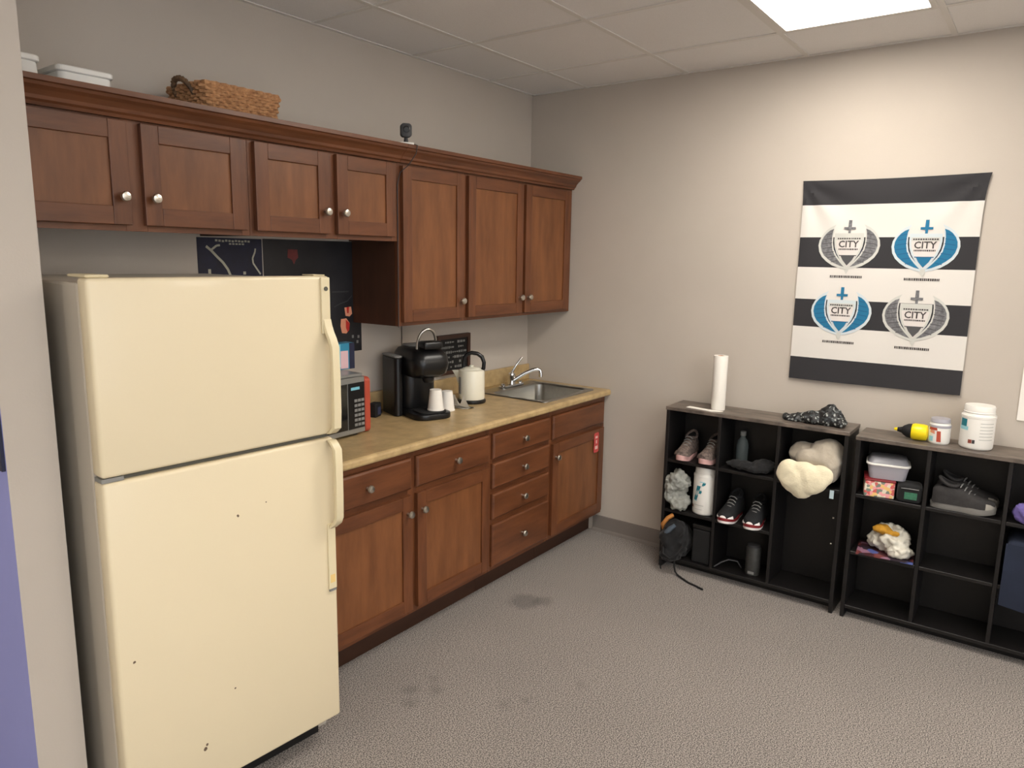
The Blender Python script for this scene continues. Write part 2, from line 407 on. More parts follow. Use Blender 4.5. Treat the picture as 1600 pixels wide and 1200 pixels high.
# ceiling: deck, grid bars and every tile
ceil = struct(obj('ceiling', bx(XL, 0, YF, 0, H + 0.12, H + 0.2), m_tile))
gx = [0.0]; x = GX
while x > XL: gx.append(x); x -= TILE
gx.append(XL)
gy = [0.0]; y = GY
while y > YF: gy.append(y); y -= TILE
gy.append(YF)
TROFFERS = [(1, 3), (3, 6), (7, 5), (9, 2), (1, 9), (5, 9), (9, 8)]     # (column of the nearer tile, row); two tiles long; all after the first are unseen, added as fill
lit = set()
for (i, j) in TROFFERS: lit.add((i, j)); lit.add((i + 1, j))
tile_me = {}
for i in range(len(gx) - 1):
    for j in range(len(gy) - 1):
        if (i, j) in lit: continue
        w, d = gx[i] - gx[i + 1], gy[j] - gy[j + 1]
        if w < 0.03 or d < 0.03: continue
        key = (round(w, 3), round(d, 3)); c = ((gx[i] + gx[i + 1]) / 2, (gy[j] + gy[j + 1]) / 2, H + 0.004)
        if key not in tile_me:
            o = obj('ceiling_tile', bx(-w / 2 + .004, w / 2 - .004, -d / 2 + .004, d / 2 - .004, 0, 0.015, bevel=0.002), m_tile, ceil, loc=c)
            tile_me[key] = o.data
        else:
            o = bpy.data.objects.new('ceiling_tile', tile_me[key]); COL.objects.link(o); o.location = c; o.parent = ceil
for gxx in gx[1:-1]: obj('grid_bar', bx(gxx - .012, gxx + .012, YF, 0, H, H + .0035), m_tee, ceil)
for gyy in gy[1:-1]: obj('grid_bar', bx(XL, 0, gyy - .012, gyy + .012, H - .0006, H + .003), m_tee, ceil)
obj('wall_angle', bx(XL, 0, -0.02, 0, H - 0.001, H + .003), m_tee, ceil); obj('wall_angle', bx(-0.02, 0, YF, 0, H - 0.001, H + .003), m_tee, ceil)
for n, (i, j) in enumerate(TROFFERS):
    x1, x0, y1, y0 = gx[i], gx[i + 2], gy[j], gy[j + 1]
    lab = 'white recessed ceiling light panel, lit, nearest the striped banner' if n == 0 else 'unseen ceiling light panel added as fill, away from the banner'
    t = thing('ceiling_light', lab, 'ceiling light', ((x0 + x1) / 2, (y0 + y1) / 2, H), 0, 'added fill ceiling panels' if n else None)
    w, d = (x1 - x0) / 2, (y1 - y0) / 2
    b = new_bm()
    box(b, -w + .013, w - .013, -d + .013, -d + .035, -.004, .05); box(b, -w + .013, w - .013, d - .035, d - .013, -.004, .05)
    box(b, -w + .013, -w + .035, -d + .035, d - .035, -.004, .05); box(b, w - .035, w - .013, -d + .035, d - .035, -.004, .05)
    obj('frame', b, m_tee, t)
    obj('diffuser', bx(-w + .036, w - .036, -d + .036, d - .036, .002, .012), m_lens, t)
    obj('housing', bx(-w + .013, w - .013, -d + .013, d - .013, .052, .11), m_tee, t)

# ================================================================ cabinets
def knob(parent, x, z, yf):
    b = new_bm(); lathe(b, [(.006, yf), (.005, yf - .012), (.0145, yf - .018), (.0165, yf - .023), (.0135, yf - .029), (.006, yf - .031)], 16, x, z, 'y')
    return obj('knob', b, m_nickel, parent, smooth=True)
def door(parent, x0, x1, z0, z1, yf, th=0.02, kx=None, kz=None, st=0.056):
    d = obj('door', bx(x0 + st - .004, x1 - st + .004, yf + .008, yf + th - .002, z0 + st - .004, z1 - st + .004), m_panel, parent)
    def piece(nm, a0, a1, b0, b1, m, inner):
        obj(nm, bx(a0, a1, yf, yf + th, b0, b1, bevel=0.0018, seg=2), m, d)
    piece('stile', x0, x0 + st, z0, z1, m_wood_v, 1); piece('stile', x1 - st, x1, z0, z1, m_wood_v, -1)
    piece('rail', x0 + st + .0004, x1 - st - .0004, z0, z0 + st, m_wood_h, 1); piece('rail', x0 + st + .0004, x1 - st - .0004, z1 - st, z1, m_wood_h, 1)
    if kx is not None: knob(d, kx, kz, yf)
    return d
def drawer(parent, x0, x1, z0, z1, yf, th=0.02, kn=True):
    b = bx(x0, x1, yf, yf + th, z0, z1)
    f = [q for q in b.faces if q.normal.y < -.5] or None
    b.normal_update()
    es = [e for q in b.faces if q.normal.y < -.5 for e in q.edges]
    bmesh.ops.bevel(b, geom=es, offset=0.009, segments=3, profile=0.35, affect='EDGES')
    d = obj('drawer_front', b, m_wood_h, parent)
    if kn: knob(d, (x0 + x1) / 2, (z0 + z1) / 2, yf)
    return d

# ---- wall cabinets
UF, UD = -0.3056, -0.3256     # face frame front, door front
UT = 2.09
def wall_cabinet(label, x0, x1, zb, doors, left_stile=None):
    t = thing('wall_cabinet', label, 'cabinet')
    b = new_bm()
    box(b, x0, x0 + .016, UF + .019, -.002, zb, UT); box(b, x1 - .016, x1, UF + .019, -.002, zb, UT)
    box(b, x0 + .016, x1 - .016, UF + .019, -.002, zb + .012, zb + .028); box(b, x0 + .016, x1 - .016, UF + .019, -.002, UT - .016, UT)
    box(b, x0 + .016, x1 - .016, -.01, -.002, zb + .028, UT - .016)
    obj('body', b, m_inside, t)
    ds = sorted(doors)
    fr = new_bm()
    e = .012
    edges = [x0] + [v for d in ds for v in (d[0] + e, d[1] - e)] + [x1]
    fr.free()
    for k in range(0, len(edges), 2): obj('frame_stile', bx(edges[k], edges[k + 1], UF, UF + .019, zb, UT, bevel=.001), m_wood_v, t)
    for d in ds:
        for z0, z1 in ((zb, d[2] + e), (d[3] - e, UT)): obj('frame_rail', bx(d[0] + e + .0003, d[1] - e - .0003, UF + .0004, UF + .019, z0, z1), m_wood_h, t)
    for (a, c, z0, z1, side) in ds:
        kx = (c - .027) if side == 'R' else (a + .027)
        door(t, a, c, z0, z1, UD, kx=kx, kz=z0 + .085)
    return t
DB, DT = 1.752, 2.066
wall_cabinet('short two-door brown wood wall cabinet above the refrigerator, next to the stub wall', -3.028, -2.2005, 1.733,
             [(-3.01, -2.632, DB, DT, 'R'), (-2.588, -2.222, DB, DT, 'L')])
wall_cabinet('short two-door brown wood wall cabinet between the refrigerator cabinet and the tall ones', -2.1995, -1.4555, 1.733,
             [(-2.181, -1.843, DB, DT, 'R'), (-1.806, -1.48, DB, DT, 'L')])
wall_cabinet('tall single-door brown wood wall cabinet beside the short cabinets', -1.4545, -0.9955, 1.353, [(-1.436, -1.014, 1.370, 2.062, 'R')])
wall_cabinet('tall two-door brown wood wall cabinet in the corner above the sink', -0.9945, -0.002, 1.353,
             [(-.981, -.518, 1.370, 2.062, 'R'), (-.494, -.045, 1.370, 2.062, 'L')])
crown = [(-.3058, 2.073), (-.322, 2.073), (-.326, 2.082), (-.334, 2.088), (-.337, 2.098), (-.350, 2.112), (-.362, 2.121), (-.366, 2.129), (-.374, 2.132), (-.374, 2.147), (-.352, 2.147), (-.3058, 2.0915)]
cm = thing('crown_molding', 'long brown stepped crown molding along the top of the wall cabinets', 'molding')
for nm, a, c in (('molding_length', -3.028, -1.452), ('molding_length', -1.4505, -0.004)):
    obj(nm, prism(new_bm(), crown, a, c, 'x'), m_wood_h, cm)

# ---- base cabinets
BF, BD = -0.58, -0.60
def base_cabinet(label, x0, x1, doors, drawers, knobs=True):
    t = thing('base_cabinet', label, 'cabinet')
    b = new_bm()
    box(b, x0, x0 + .016, BF + .019, -.003, .126, .864); box(b, x1 - .016, x1, BF + .019, -.003, .126, .864)
    box(b, x0 + .016, x1 - .016, BF + .019, -.003, .126, .142); box(b, x0 + .016, x1 - .016, -.012, -.003, .142, .7)
    obj('body', b, m_inside, t)
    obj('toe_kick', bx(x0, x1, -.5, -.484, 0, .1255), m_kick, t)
    fr = new_bm(); xs = sorted({(d[0], d[1]) for d in doors + drawers}); e = .012
    edges = [x0] + [v for d in xs for v in (d[0] + e, d[1] - e)] + [x1]
    fr.free()
    for k in range(0, len(edges), 2): obj('frame_stile', bx(edges[k], edges[k + 1], BF, BF + .019, .126, .864, bevel=.001), m_wood_v, t)
    for (a, c) in xs:
        zz = sorted([(d[2], d[3]) for d in doors + drawers if d[0] == a])
        lv = [.126] + [v for z in zz for v in (z[0] + e, z[1] - e)] + [.864]
        for k in range(0, len(lv), 2): obj('frame_rail', bx(a + e + .0003, c - e - .0003, BF + .0004, BF + .019, lv[k], lv[k + 1]), m_wood_h, t)
    for (a, c, z0, z1, side) in doors:
        door(t, a, c, z0, z1, BD, kx=(c - .027) if side == 'R' else (a + .027), kz=z1 - .075)
    for (a, c, z0, z1) in drawers: drawer(t, a, c, z0, z1, BD, kn=knobs)
    return t
base_cabinet('wide two-door two-drawer brown base cabinet beside the refrigerator', -2.195, -1.1285,
             [(-2.176, -1.674, .152, .672, 'R'), (-1.642, -1.143, .152, .672, 'L')], [(-2.176, -1.674, .698, .834), (-1.642, -1.143, .698, .834)])
base_cabinet('brown base cabinet with a stack of four drawers', -1.1275, -.6045, [],
             [(-1.113, -.62, .705, .832), (-1.113, -.62, .556, .682), (-1.113, -.62, .398, .528), (-1.113, -.62, .152, .370)])
sinkbase = base_cabinet('single-door brown sink base cabinet with a red sticker on its door', -.6035, -.002,
             [(-.586, -.03, .152, .675, 'L')], [(-.586, -.03, .70, .832)], knobs=False)
st = tag(obj('sticker', prism(new_bm(), rrect(-.148, -.092, .535, .655, .012), -.6012, -.6002, 'y'), m_sticker), 'red rounded sticker on the sink cabinet door', 'sticker')
b = new_bm()
for (u, v, w, h) in [(-.12, .628, .026, .014), (-.12, .6, .012, .02), (-.12, .565, .03, .02)]: box(b, u - w / 2, u + w / 2, -.6016, -.6013, v - h / 2, v + h / 2)
obj('printed_mark', b, m_stickw, st)

# ---- worktop with sink cut-out, splash
CT, CB, CF = 0.9026, 0.866, -0.6212
SX0, SX1, SY0, SY1 = -0.60, -0.10, -0.535, -0.105
t = thing('countertop', 'tan laminate countertop with rounded front edge and low backsplash', 'countertop')
b = new_bm()
front = [(CF + .012, CB), (CF + .004, CB + .003), (CF, CB + .010), (CF, CT - .012), (CF + .004, CT - .004), (CF + .012, CT), (SY0, CT), (SY0, CB)]
prism(b, front, -2.2, -.003, 'x')
box(b, -2.2, SX0, SY0, -.003, CB, CT); box(b, SX1, -.003, SY0, -.003, CB, CT); box(b, SX0, SX1, SY1, -.003, CB, CT)
obj('top', b, m_lam, t)
obj('backsplash', bx(-2.2, -.003, -.0225, -.003, CT + .0004, CT + .098, bevel=.004, seg=2), m_lam, t)

# ---- sink
t = thing('sink', 'stainless steel drop-in sink set in the tan countertop', 'sink')
rim = new_bm()
o_ = rrect(-.62, -.08, -.560, -.078, .03); i_ = rrect(-.585, -.115, -.525, -.17, .05)
rings = [[(x, y, CT + .0005) for x, y in o_], [(x, y, CT + .006) for x, y in rrect(-.616, -.084, -.556, -.082, .03)], [(x, y, CT + .005) for x, y in rrect(-.592, -.108, -.532, -.163, .05)], [(x, y, CT - .004) for x, y in i_]]
loft(rim, rings, cap=False); obj('rim', rim, m_steel, t, smooth=True)
bowl = new_bm()
rings = [[(x, y, CT - .004) for x, y in i_], [(x, y, CT - .15) for x, y in rrect(-.575, -.125, -.515, -.18, .055)], [(x, y, CT - .175) for x, y in rrect(-.55, -.15, -.49, -.205, .06)]]
V = [[bowl.verts.new(p) for p in r] for r in rings]; n = len(V[0])
for A, B in zip(V[:-1], V[1:]):
    for k in range(n): bowl.faces.new((A[k], A[(k + 1) % n], B[(k + 1) % n], B[k]))
bowl.faces.new(V[-1]); obj('bowl', bowl, m_steel, t, smooth=True)
obj('drain', lathe(new_bm(), [(.045, CT - .1745), (.045, CT - .171), (.03, CT - .1705), (.028, CT - .173)], 24, -.35, -.35), m_chrome, t, smooth=True)
# ---- faucet
t = thing('faucet', 'chrome lever faucet standing behind the sink bowl', 'faucet', (-.33, -.122, CT + .006))
obj('base_plate', prism(new_bm(), rrect(-.11, .11, -.025, .025, .024), 0, .012, 'z', bevel=.003), m_chrome, t)
obj('valve_body', lathe(new_bm(), [(.024, .0125), (.022, .03), (.021, .06), (.023, .066), (.019, .078), (.008, .084)], 20), m_chrome, t, smooth=True)
sp = [(.0, -.012, .035), (.02, -.03, .052), (.05, -.06, .078), (.085, -.095, .098), (.105, -.115, .102), (.116, -.126, .096), (.12, -.13, .075), (.12, -.13, .055)]
obj('spout', tube(new_bm(), sp, [.013, .012, .0115, .011, .011, .011, .012, .0125], 12), m_chrome, t, smooth=True)
obj('lever', tube(new_bm(), [(0, 0, .08), (.006, -.008, .1), (.02, -.02, .13), (.042, -.036, .165), (.05, -.042, .174)], [.008, .0075, .006, .0065, .004], 10), m_chrome, t, smooth=True)
for s in (-1, 1): obj('cap', lathe(new_bm(), [(.014, .012), (.014, .02), (.006, .024)], 14, s * .085, 0), m_chrome, t, smooth=True)

# ================================================================ refrigerator
FA = R(-4.0)
FR = thing('refrigerator', 'bisque top-freezer refrigerator with right-hand handles beside the brown cabinets', 'refrigerator', (-2.30, -0.86, 0), FA)
FW = 0.70
DTK = 0.062
spots = [((-.342, 0, .911), .0045), ((-.657, 0, .583), .004), ((-.378, 0, .375), .003), ((-.479, 0, .227), .0065), ((-.474, 0, .238), .004), ((-.25, 0, .93), .0025)]
m_bisq = marked('bisque_enamel', rgb(222, 208, 176), 0.42, spots)
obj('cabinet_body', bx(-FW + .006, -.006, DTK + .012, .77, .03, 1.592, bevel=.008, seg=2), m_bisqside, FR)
obj('gasket', bx(-FW + .02, -.02, DTK - .002, DTK + .0125, .11, 1.58), m_gasket, FR)
fz = obj('freezer_door', bx(-FW, 0, 0, DTK - .002, 1.100, 1.604, bevel=.010, seg=3), m_bisq, FR, smooth=True)
fd = obj('refrigerator_door', bx(-FW, 0, 0, DTK - .002, .098, 1.087, bevel=.010, seg=3), m_bisq, FR, smooth=True)
obj('divider_strip', bx(-FW + .03, -.01, .02, DTK - .004, 1.0875, 1.0995), m_gasket, FR)
obj('toe_grille', bx(-FW + .03, -.045, .072, .088, .02, .095), m_black, FR)
for fx, fy in ((-FW + .06, .16), (-.06, .16), (-FW + .06, .7), (-.06, .7)): obj('foot', lathe(new_bm(), [(.02, 0), (.02, .012), (.012, .016), (.012, .029)], 12, fx, fy), m_black, FR)
obj('hinge_cover', bx(-FW + .004, -FW + .06, .012, .13, 1.6045, 1.612, bevel=.003), m_hand, FR)
obj('hinge_cover', bx(-.05, -.008, .012, .075, 1.6045, 1.608, bevel=.0015), m_hand, FR)
obj('middle_hinge', bx(-FW + .001, -FW + .055, .006, .05, 1.088, 1.099), m_silver, FR)
def strip(parent, z0, z1, x0, x1, y0):
    return obj('handle_trim', bx(x0, x1, y0, 0.0008, z0, z1, bevel=.0025, seg=2), m_hand, parent)
def grip(parent, pts, w0=-.030, w1=-.004):
    """handle bar: pts are (z, stand-off) up the door; thickness 14 mm"""
    b = new_bm(); rings = []
    for z, o, wx in pts:
        rings.append([(w0 + wx, -o - .016, z), (w1 + wx, -o - .016, z), (w1 + wx + .003, -o - .008, z), (w1 + wx, -o, z), (w0 + wx, -o, z), (w0 + wx - .003, -o - .008, z)])
    loft(b, rings); return obj('handle', b, m_hand, parent, smooth=True)
strip(fz, 1.425, 1.600, -.036, -.004, -.007)
grip(fz, [(1.47, -.008, 0), (1.45, -.002, 0), (1.43, .006, .001), (1.41, .016, .003), (1.385, .026, .004), (1.30, .029, .004), (1.18, .029, .004), (1.125, .026, .004), (1.112, .012, .003), (1.104, .0, .002)])
obj('screw', lathe(new_bm(), [(.007, -.0072), (.007, -.009), (.004, -.0095)], 14, -.02, 1.565, 'y'), m_gasket, fz)
strip(fd, .572, .80, -.036, -.006, -.006)
grip(fd, [(1.082, .0, .002), (1.072, .012, .003), (1.055, .026, .004), (1.0, .029, .004), (.90, .029, .004), (.825, .027, .004), (.805, .018, .003), (.793, .004, 0), (.785, -.006, 0)])
obj('yellowed_patch', bx(-.031, -.013, -.0068, -.006, .595, .623), m_yell, fd)
obj('trim_cap', bx(-.034, -.008, -.0065, .0005, .565, .5715), m_grey, fd)

# ================================================================ things on the wall cabinets
TOPZ = UT + .0005
def plastic_bin(label, x0, x1, y0, y1, h):
    t = thing('storage_bin', label, 'storage bin', ((x0 + x1) / 2, (y0 + y1) / 2, TOPZ))
    w, d = (x1 - x0) / 2, (y1 - y0) / 2
    rings = [[(a, c, z) for a, c in rrect(-w + k, w - k, -d + k, d - k, .02)] for k, z in ((.0, 0), (.006, h - .018))]
    obj('body', loft(new_bm(), rings), m_white, t, smooth=True)
    obj('lid', prism(new_bm(), rrect(-w, w, -d, d, .02), h - .0175, h, 'z', bevel=.003), m_white, t)
    return t
plastic_bin('white lidded plastic bin on the cabinets, beside the stub wall', -3.02, -2.845, -.30, -.05, .122)
plastic_bin('long white lidded plastic bin on the cabinets near the wicker basket', -2.80, -2.637, -.29, -.04, .114)

# wicker basket
t = thing('wicker_basket', 'tan wicker basket with two end handles on top of the cabinets', 'basket', (-2.195, -.18, TOPZ))
BW, BDp, BH = .135, .105, .145
def bring(z, k, n=120, amp=0.0, ph=0, rr=.03):
    f = 1 + .15 * z / BH
    base = rrect(-BW * f, BW * f, -BDp * f, BDp * f, rr, 8)
    # resample evenly
    P = [Vector(p) for p in base]; P.append(P[0]); Ls = [0]
    for a, c in zip(P[:-1], P[1:]): Ls.append(Ls[-1] + (c - a).length)
    out = []
    for q in range(n):
        s = Ls[-1] * q / n; i = max(j for j in range(len(Ls)) if Ls[j] <= s + 1e-9); i = min(i, len(P) - 2)
        u = (s - Ls[i]) / max(Ls[i + 1] - Ls[i], 1e-9); p = P[i].lerp(P[i + 1], u); d = (P[i + 1] - P[i]).normalized(); nn = Vector((d.y, -d.x))
        o_ = amp * math.sin(2 * PI * q / n * 30 + ph)
        out.append((p.x + nn.x * o_, p.y + nn.y * o_, z))
    return out
b = new_bm()
for k in range(12): tube(b, bring(.008 + k * .0112, k, 120, .0045, PI * (k % 2)), .0062, 6, closed=True)
wv = obj('woven_side', b, m_wick, t, smooth=True); wv['kind'] = 'stuff'
b = new_bm()
rings = [[(p[0] * .95, p[1] * .94, p[2]) for p in bring(z, 0, 40)] for z in (.006, BH - .01)]
V = [[b.verts.new(p) for p in r] for r in rings]
for k in range(40): b.faces.new((V[0][k], V[0][(k + 1) % 40], V[1][(k + 1) % 40], V[1][k]))
b.faces.new(V[0]); obj('lining', b, m_wickd, t)
obj('base', prism(new_bm(), rrect(-BW, BW, -BDp, BDp, .03), 0, .006, 'z'), m_wickd, t)
b = new_bm()
tube(b, bring(BH - .004, 0, 120, .005, 0), .008, 6, closed=True); tube(b, bring(BH + .003, 0, 120, .005, PI), .008, 6, closed=True)
obj('rim', b, m_wick, t, smooth=True)
for s in (-1, 1):
    b = new_bm(); xx = s * BW * 1.13
    for ph in (0, PI):
        pts = []
        for q in range(25):
            a = PI * q / 24
            pts.append((xx + s * .026 * math.sin(a) + .004 * math.sin(q * 1.6 + ph), -.055 * math.cos(a), BH - .025 + .048 * math.sin(a) + .004 * math.cos(q * 1.6 + ph)))
        tube(b, pts, .0075, 6)
    obj('handle', b, m_wickd, t, smooth=True)

# webcam
CWX, CWY = -1.425, -.335
t = thing('webcam', 'small black webcam on a white foot on top of the cabinets', 'camera', (CWX, CWY, 2.1475), R(-35))
obj('foot', prism(new_bm(), rrect(-.033, .033, -.022, .024, .01), 0, .010, 'z', bevel=.002), m_white, t)
obj('stem', tube(new_bm(), [(0, 0, .0105), (0, .002, .03)], [.011, .008], 12), m_dgrey, t, smooth=True)
hd = obj('head', prism(new_bm(), rrect(-.024, .024, .032, .09, .014), -.014, .016, 'y', bevel=.004, seg=2), m_dgrey, t, smooth=True)
obj('lens', lathe(new_bm(), [(.015, -.0145), (.015, -.019), (.011, -.020), (.010, -.017)], 20, 0, .064, 'y'), m_black, hd, smooth=True)
cb = [(CWX + .014, CWY + .03, 2.156), (CWX + .03, CWY + .01, 2.1535), (CWX + .03, -.355, 2.153), (CWX + .026, -.379, 2.146), (CWX + .016, -.380, 2.11), (CWX - .005, -.352, 2.06), (CWX - .022, -.318, 2.03), (-1.4555, -.3105, 1.98), (-1.4555, -.3095, 1.7), (-1.4555, -.3095, 1.40), (-1.4555, -.3085, 1.349)]
tag(obj('webcam_cable', tube(new_bm(), cb, .0022, 6), m_dgrey, smooth=True), 'thin dark cable hanging from the webcam down the cabinet front', 'cable')
cb = [(-1.14, -.022, 1.349), (-1.135, -.007, 1.33), (-1.135, -.0065, 1.2), (-1.135, -.008, 1.06), (-1.135, -.026, 1.005), (-1.135, -.0275, .95), (-1.13, -.032, .908)]
tag(obj('wall_cable', tube(new_bm(), cb, .0022, 6), m_dgrey, smooth=True), 'thin dark cable running down the wall behind the coffee maker', 'cable')

# ================================================================ posters and sign on the back wall
def patch(parent, name, polys, m, y0, y1):
    b = new_bm()
    for p in polys: prism(b, p, y0, y1, 'y')
    return obj(name, b, m, parent)
def stroke(pts, w):
    out = []
    for (a, c), (d, e) in zip(pts[:-1], pts[1:]):
        L_ = math.hypot(d - a, e - c); nx, ny = -(e - c) / L_ * w / 2, (d - a) / L_ * w / 2
        out.append([(a + nx, c + ny), (a - nx, c - ny), (d - nx, e - ny), (d + nx, e + ny)])
    return out
def rect(u, v, w, h): return [(u - w / 2, v - h / 2), (u + w / 2, v - h / 2), (u + w / 2, v + h / 2), (u - w / 2, v + h / 2)]
p = tag(obj('map_poster', bx(-2.232, -1.944, -.003, -.001, 1.36, 1.729), m_navy), 'navy map poster with pale lines on the wall behind the refrigerator', 'poster')
patch(p, 'map_line', stroke([(-2.195, 1.695), (-2.175, 1.68), (-2.150, 1.655), (-2.125, 1.632), (-2.105, 1.605), (-2.09, 1.57)], .010) + stroke([(-2.175, 1.68), (-2.15, 1.698), (-2.135, 1.70)], .008), m_map, -.0036, -.0031)
patch(p, 'map_line', stroke([(-1.975, 1.69), (-1.978, 1.675), (-1.99, 1.65), (-1.988, 1.63), (-1.97, 1.605), (-1.955, 1.585)], .007), m_map, -.0036, -.0031)
patch(p, 'map_mark', [rect(-2.185, 1.595, .012, .022), rect(-2.03, 1.59, .012, .012), rect(-2.0, 1.56, .02, .01), rect(-2.13, 1.52, .03, .012)], m_map, -.0036, -.0031)
random.seed(11)
patch(p, 'title_line', [rect(-2.15 + k * .0145, 1.7185 - (k % 3) * .001, .010, .008) for k in range(11)] + [rect(-2.09 + k * .0145, 1.706, .010, .006) for k in range(5)], m_map, -.0036, -.0031)
p = tag(obj('dark_poster', bx(-1.938, -1.405, -.003, -.001, 1.214, 1.731), m_post), 'charcoal poster with a dull red emblem and small figure, left of the tall cabinets', 'poster')
patch(p, 'emblem', [[(-1.815, 1.69), (-1.765, 1.69), (-1.762, 1.655), (-1.775, 1.645), (-1.785, 1.625), (-1.795, 1.645), (-1.818, 1.655)]], m_postred, -.0036, -.0031)
fg = patch(p, 'figure', [[(-1.508, 1.425), (-1.468, 1.428), (-1.462, 1.395), (-1.478, 1.382), (-1.502, 1.386)], [(-1.53, 1.372), (-1.498, 1.374), (-1.478, 1.35), (-1.482, 1.318), (-1.50, 1.302), (-1.526, 1.306), (-1.534, 1.34)]], m_flesh, -.0036, -.0031)
patch(fg, 'red_clothing', [[(-1.496, 1.426), (-1.480, 1.427), (-1.484, 1.398), (-1.492, 1.398)], [(-1.502, 1.368), (-1.479, 1.35), (-1.482, 1.32), (-1.492, 1.308), (-1.502, 1.33)]], m_brightred, -.0042, -.0037)
patch(p, 'small_print', [rect(-1.46, 1.285, .012, .014), rect(-1.425, 1.282, .012, .014), rect(-1.432, 1.258, .012, .014), rect(-1.44, 1.412, .02, .008), rect(-1.447, 1.39, .006, .05)], m_grey, -.0036, -.0031)
patch(p, 'line_print', stroke([(-1.57, 1.43), (-1.53, 1.445), (-1.49, 1.455), (-1.46, 1.48)], .004) + [rect(-1.53, 1.50, .1, .006)], m_dgrey, -.0036, -.0031)

sg = thing('framed_sign', 'small brown-framed sign with pale lettering on the wall behind the kettle', 'sign', (-.735, -.001, 1.02))
b = new_bm(); w, h, f = .138, .222, .022
box(b, -w, w, -.02, 0, 0, f); box(b, -w, w, -.02, 0, h - f, h); box(b, -w, -w + f, -.02, 0, f, h - f); box(b, w - f, w, -.02, 0, f, h - f)
obj('frame', b, m_frame, sg); pn = obj('panel', bx(-w + f, w - f, -.012, 0, f, h - f), m_matte, sg)
random.seed(3); pl = []
for r in range(6):
    x = -w + f + .01
    while x < w - f - .015:
        ww = random.uniform(.006, .02)
        if random.random() < .8: pl.append(rect(x + ww / 2, f + .018 + r * .028, ww, random.uniform(.007, .015)))
        x += ww + .005
patch(pn, 'lettering', pl, m_grey, -.0126, -.0121)

# ================================================================ things on the worktop
# microwave
t = thing('microwave', 'black microwave with silver trim standing between refrigerator and coffee maker', 'microwave', (-1.695, -.345, CT), R(3))
MW, MH, MD = .47, .255, .31
obj('body', bx(-MW, 0, .018, MD, .012, MH, bevel=.004), m_silver, t)
obj('front_bezel', bx(-MW, 0, .004, .0175, .012, MH, bevel=.003), m_silver, t)
obj('door', bx(-MW + .012, -.105, 0, .0035, .035, MH - .022, bevel=.001), m_glass, t)
pn = obj('control_panel', bx(-.098, -.006, .0005, .0035, .035, MH - .022), m_black, t)
obj('display', bx(-.085, -.035, -.0003, .0002, MH - .052, MH - .04), m_lcyan, pn)
for r in range(6):
    for c in range(3): obj('button', bx(-.066 + c * .02, -.05 + c * .02, -.0006, .0002, .045 + r * .021, .057 + r * .021), m_grey, pn)
for fx, fy in ((-MW + .03, .04), (-.03, .04), (-MW + .03, MD - .04), (-.03, MD - .04)): obj('foot', lathe(new_bm(), [(.012, 0.0003), (.012, .0118)], 10, fx, fy), m_black, t)
tag(obj('tray', bx(-2.14, -1.70, -.335, -.06, CT + MH + .0005, CT + MH + .014, bevel=.003), m_silver), 'flat pale grey tray lying on the microwave', 'tray')
bxo = thing('snack_box', 'small blue carton with a pink panel standing on the microwave', 'box', (-1.80, -.2, CT + MH + .0146), R(-4))
obj('carton', bx(0, .165, 0, .06, 0, .115), m_cyan, bxo)
obj('pale_panel', bx(.052, .09, -.0006, -.0001, .012, .112), m_lcyan, bxo); obj('pink_panel', bx(.09, .130, -.0009, -.0001, .004, .082), m_pink, bxo); obj('dark_panel', bx(.137, .165, -.0006, -.0001, 0, .115), m_navy, bxo)
tag(obj('cutting_board', prism(new_bm(), rrect(-.325, -.07, CT + .0005, CT + .245, .02), -1.680, -1.648, 'x', bevel=.003), m_red), 'upright red cutting board against the side of the microwave', 'cutting board')
# power adapter and cord
pa = thing('power_adapter', 'small black power adapter with a cord on the countertop by the microwave', 'adapter', (-1.43, -.115, CT + .0004), R(20))
obj('body', bx(-.03, .028, -.022, .022, 0, .068, bevel=.006, seg=2), m_matte, pa)
obj('label_patch', bx(-.012, .018, -.0226, -.0221, .012, .048), mat('slate_print', rgb(58, 62, 88), 0.5), pa)
obj('plug', bx(.0285, .045, -.012, .012, .02, .045, bevel=.003), m_black, pa)
obj('cord', tube(new_bm(), [(.045, 0, .03), (.06, .002, .012), (.075, .004, .0045), (.09, .01, .0042), (.10, .03, .0042), (.105, .05, .0042)], .004, 8), m_black, pa, smooth=True)

# pod coffee maker
K = thing('coffee_maker', 'black single-serve coffee maker with raised chrome handle on the countertop', 'coffee maker', (-1.232, -.222, CT + .0003), R(-20))
obj('base', prism(new_bm(), rrect(-.098, .098, -.185, .14, .06, 8), 0, .028, 'z', bevel=.006, seg=2), m_black, K, smooth=True)
obj('drip_tray', prism(new_bm(), rrect(-.07, .07, -.175, -.04, .035, 6), .0285, .036, 'z', bevel=.002), m_matte, K)
rings = []
for z, k in ((.0285, .006), (.06, .0), (.2, .0), (.26, .004)):
    rings.append([(a, c, z) for a, c in rrect(-.092 + k, .092 - k, -.02 + k, .135 - k, .055, 8)])
obj('rear_body', loft(new_bm(), rings), m_black, K, smooth=True)
rings = []
for z, k, fy in ((.195, .02, -.13), (.215, .006, -.155), (.26, 0, -.165), (.30, .004, -.158), (.325, .018, -.14), (.333, .04, -.11)):
    rings.append([(a, c, z) for a, c in rrect(-.096 + k, .096 - k, fy + k * .4, .137 - k, .055, 8)])
hd = obj('head', loft(new_bm(), rings), m_black, K, smooth=True)
obj('nozzle', lathe(new_bm(), [(.022, .17), (.03, .185), (.03, .1945)], 18, 0, -.095), m_black, K, smooth=True)
obj('lid_cap', prism(new_bm(), rrect(-.055, .055, -.02, .10, .03, 6), .3335, .341, 'z', bevel=.003), m_grey, K, smooth=True)
hp = []
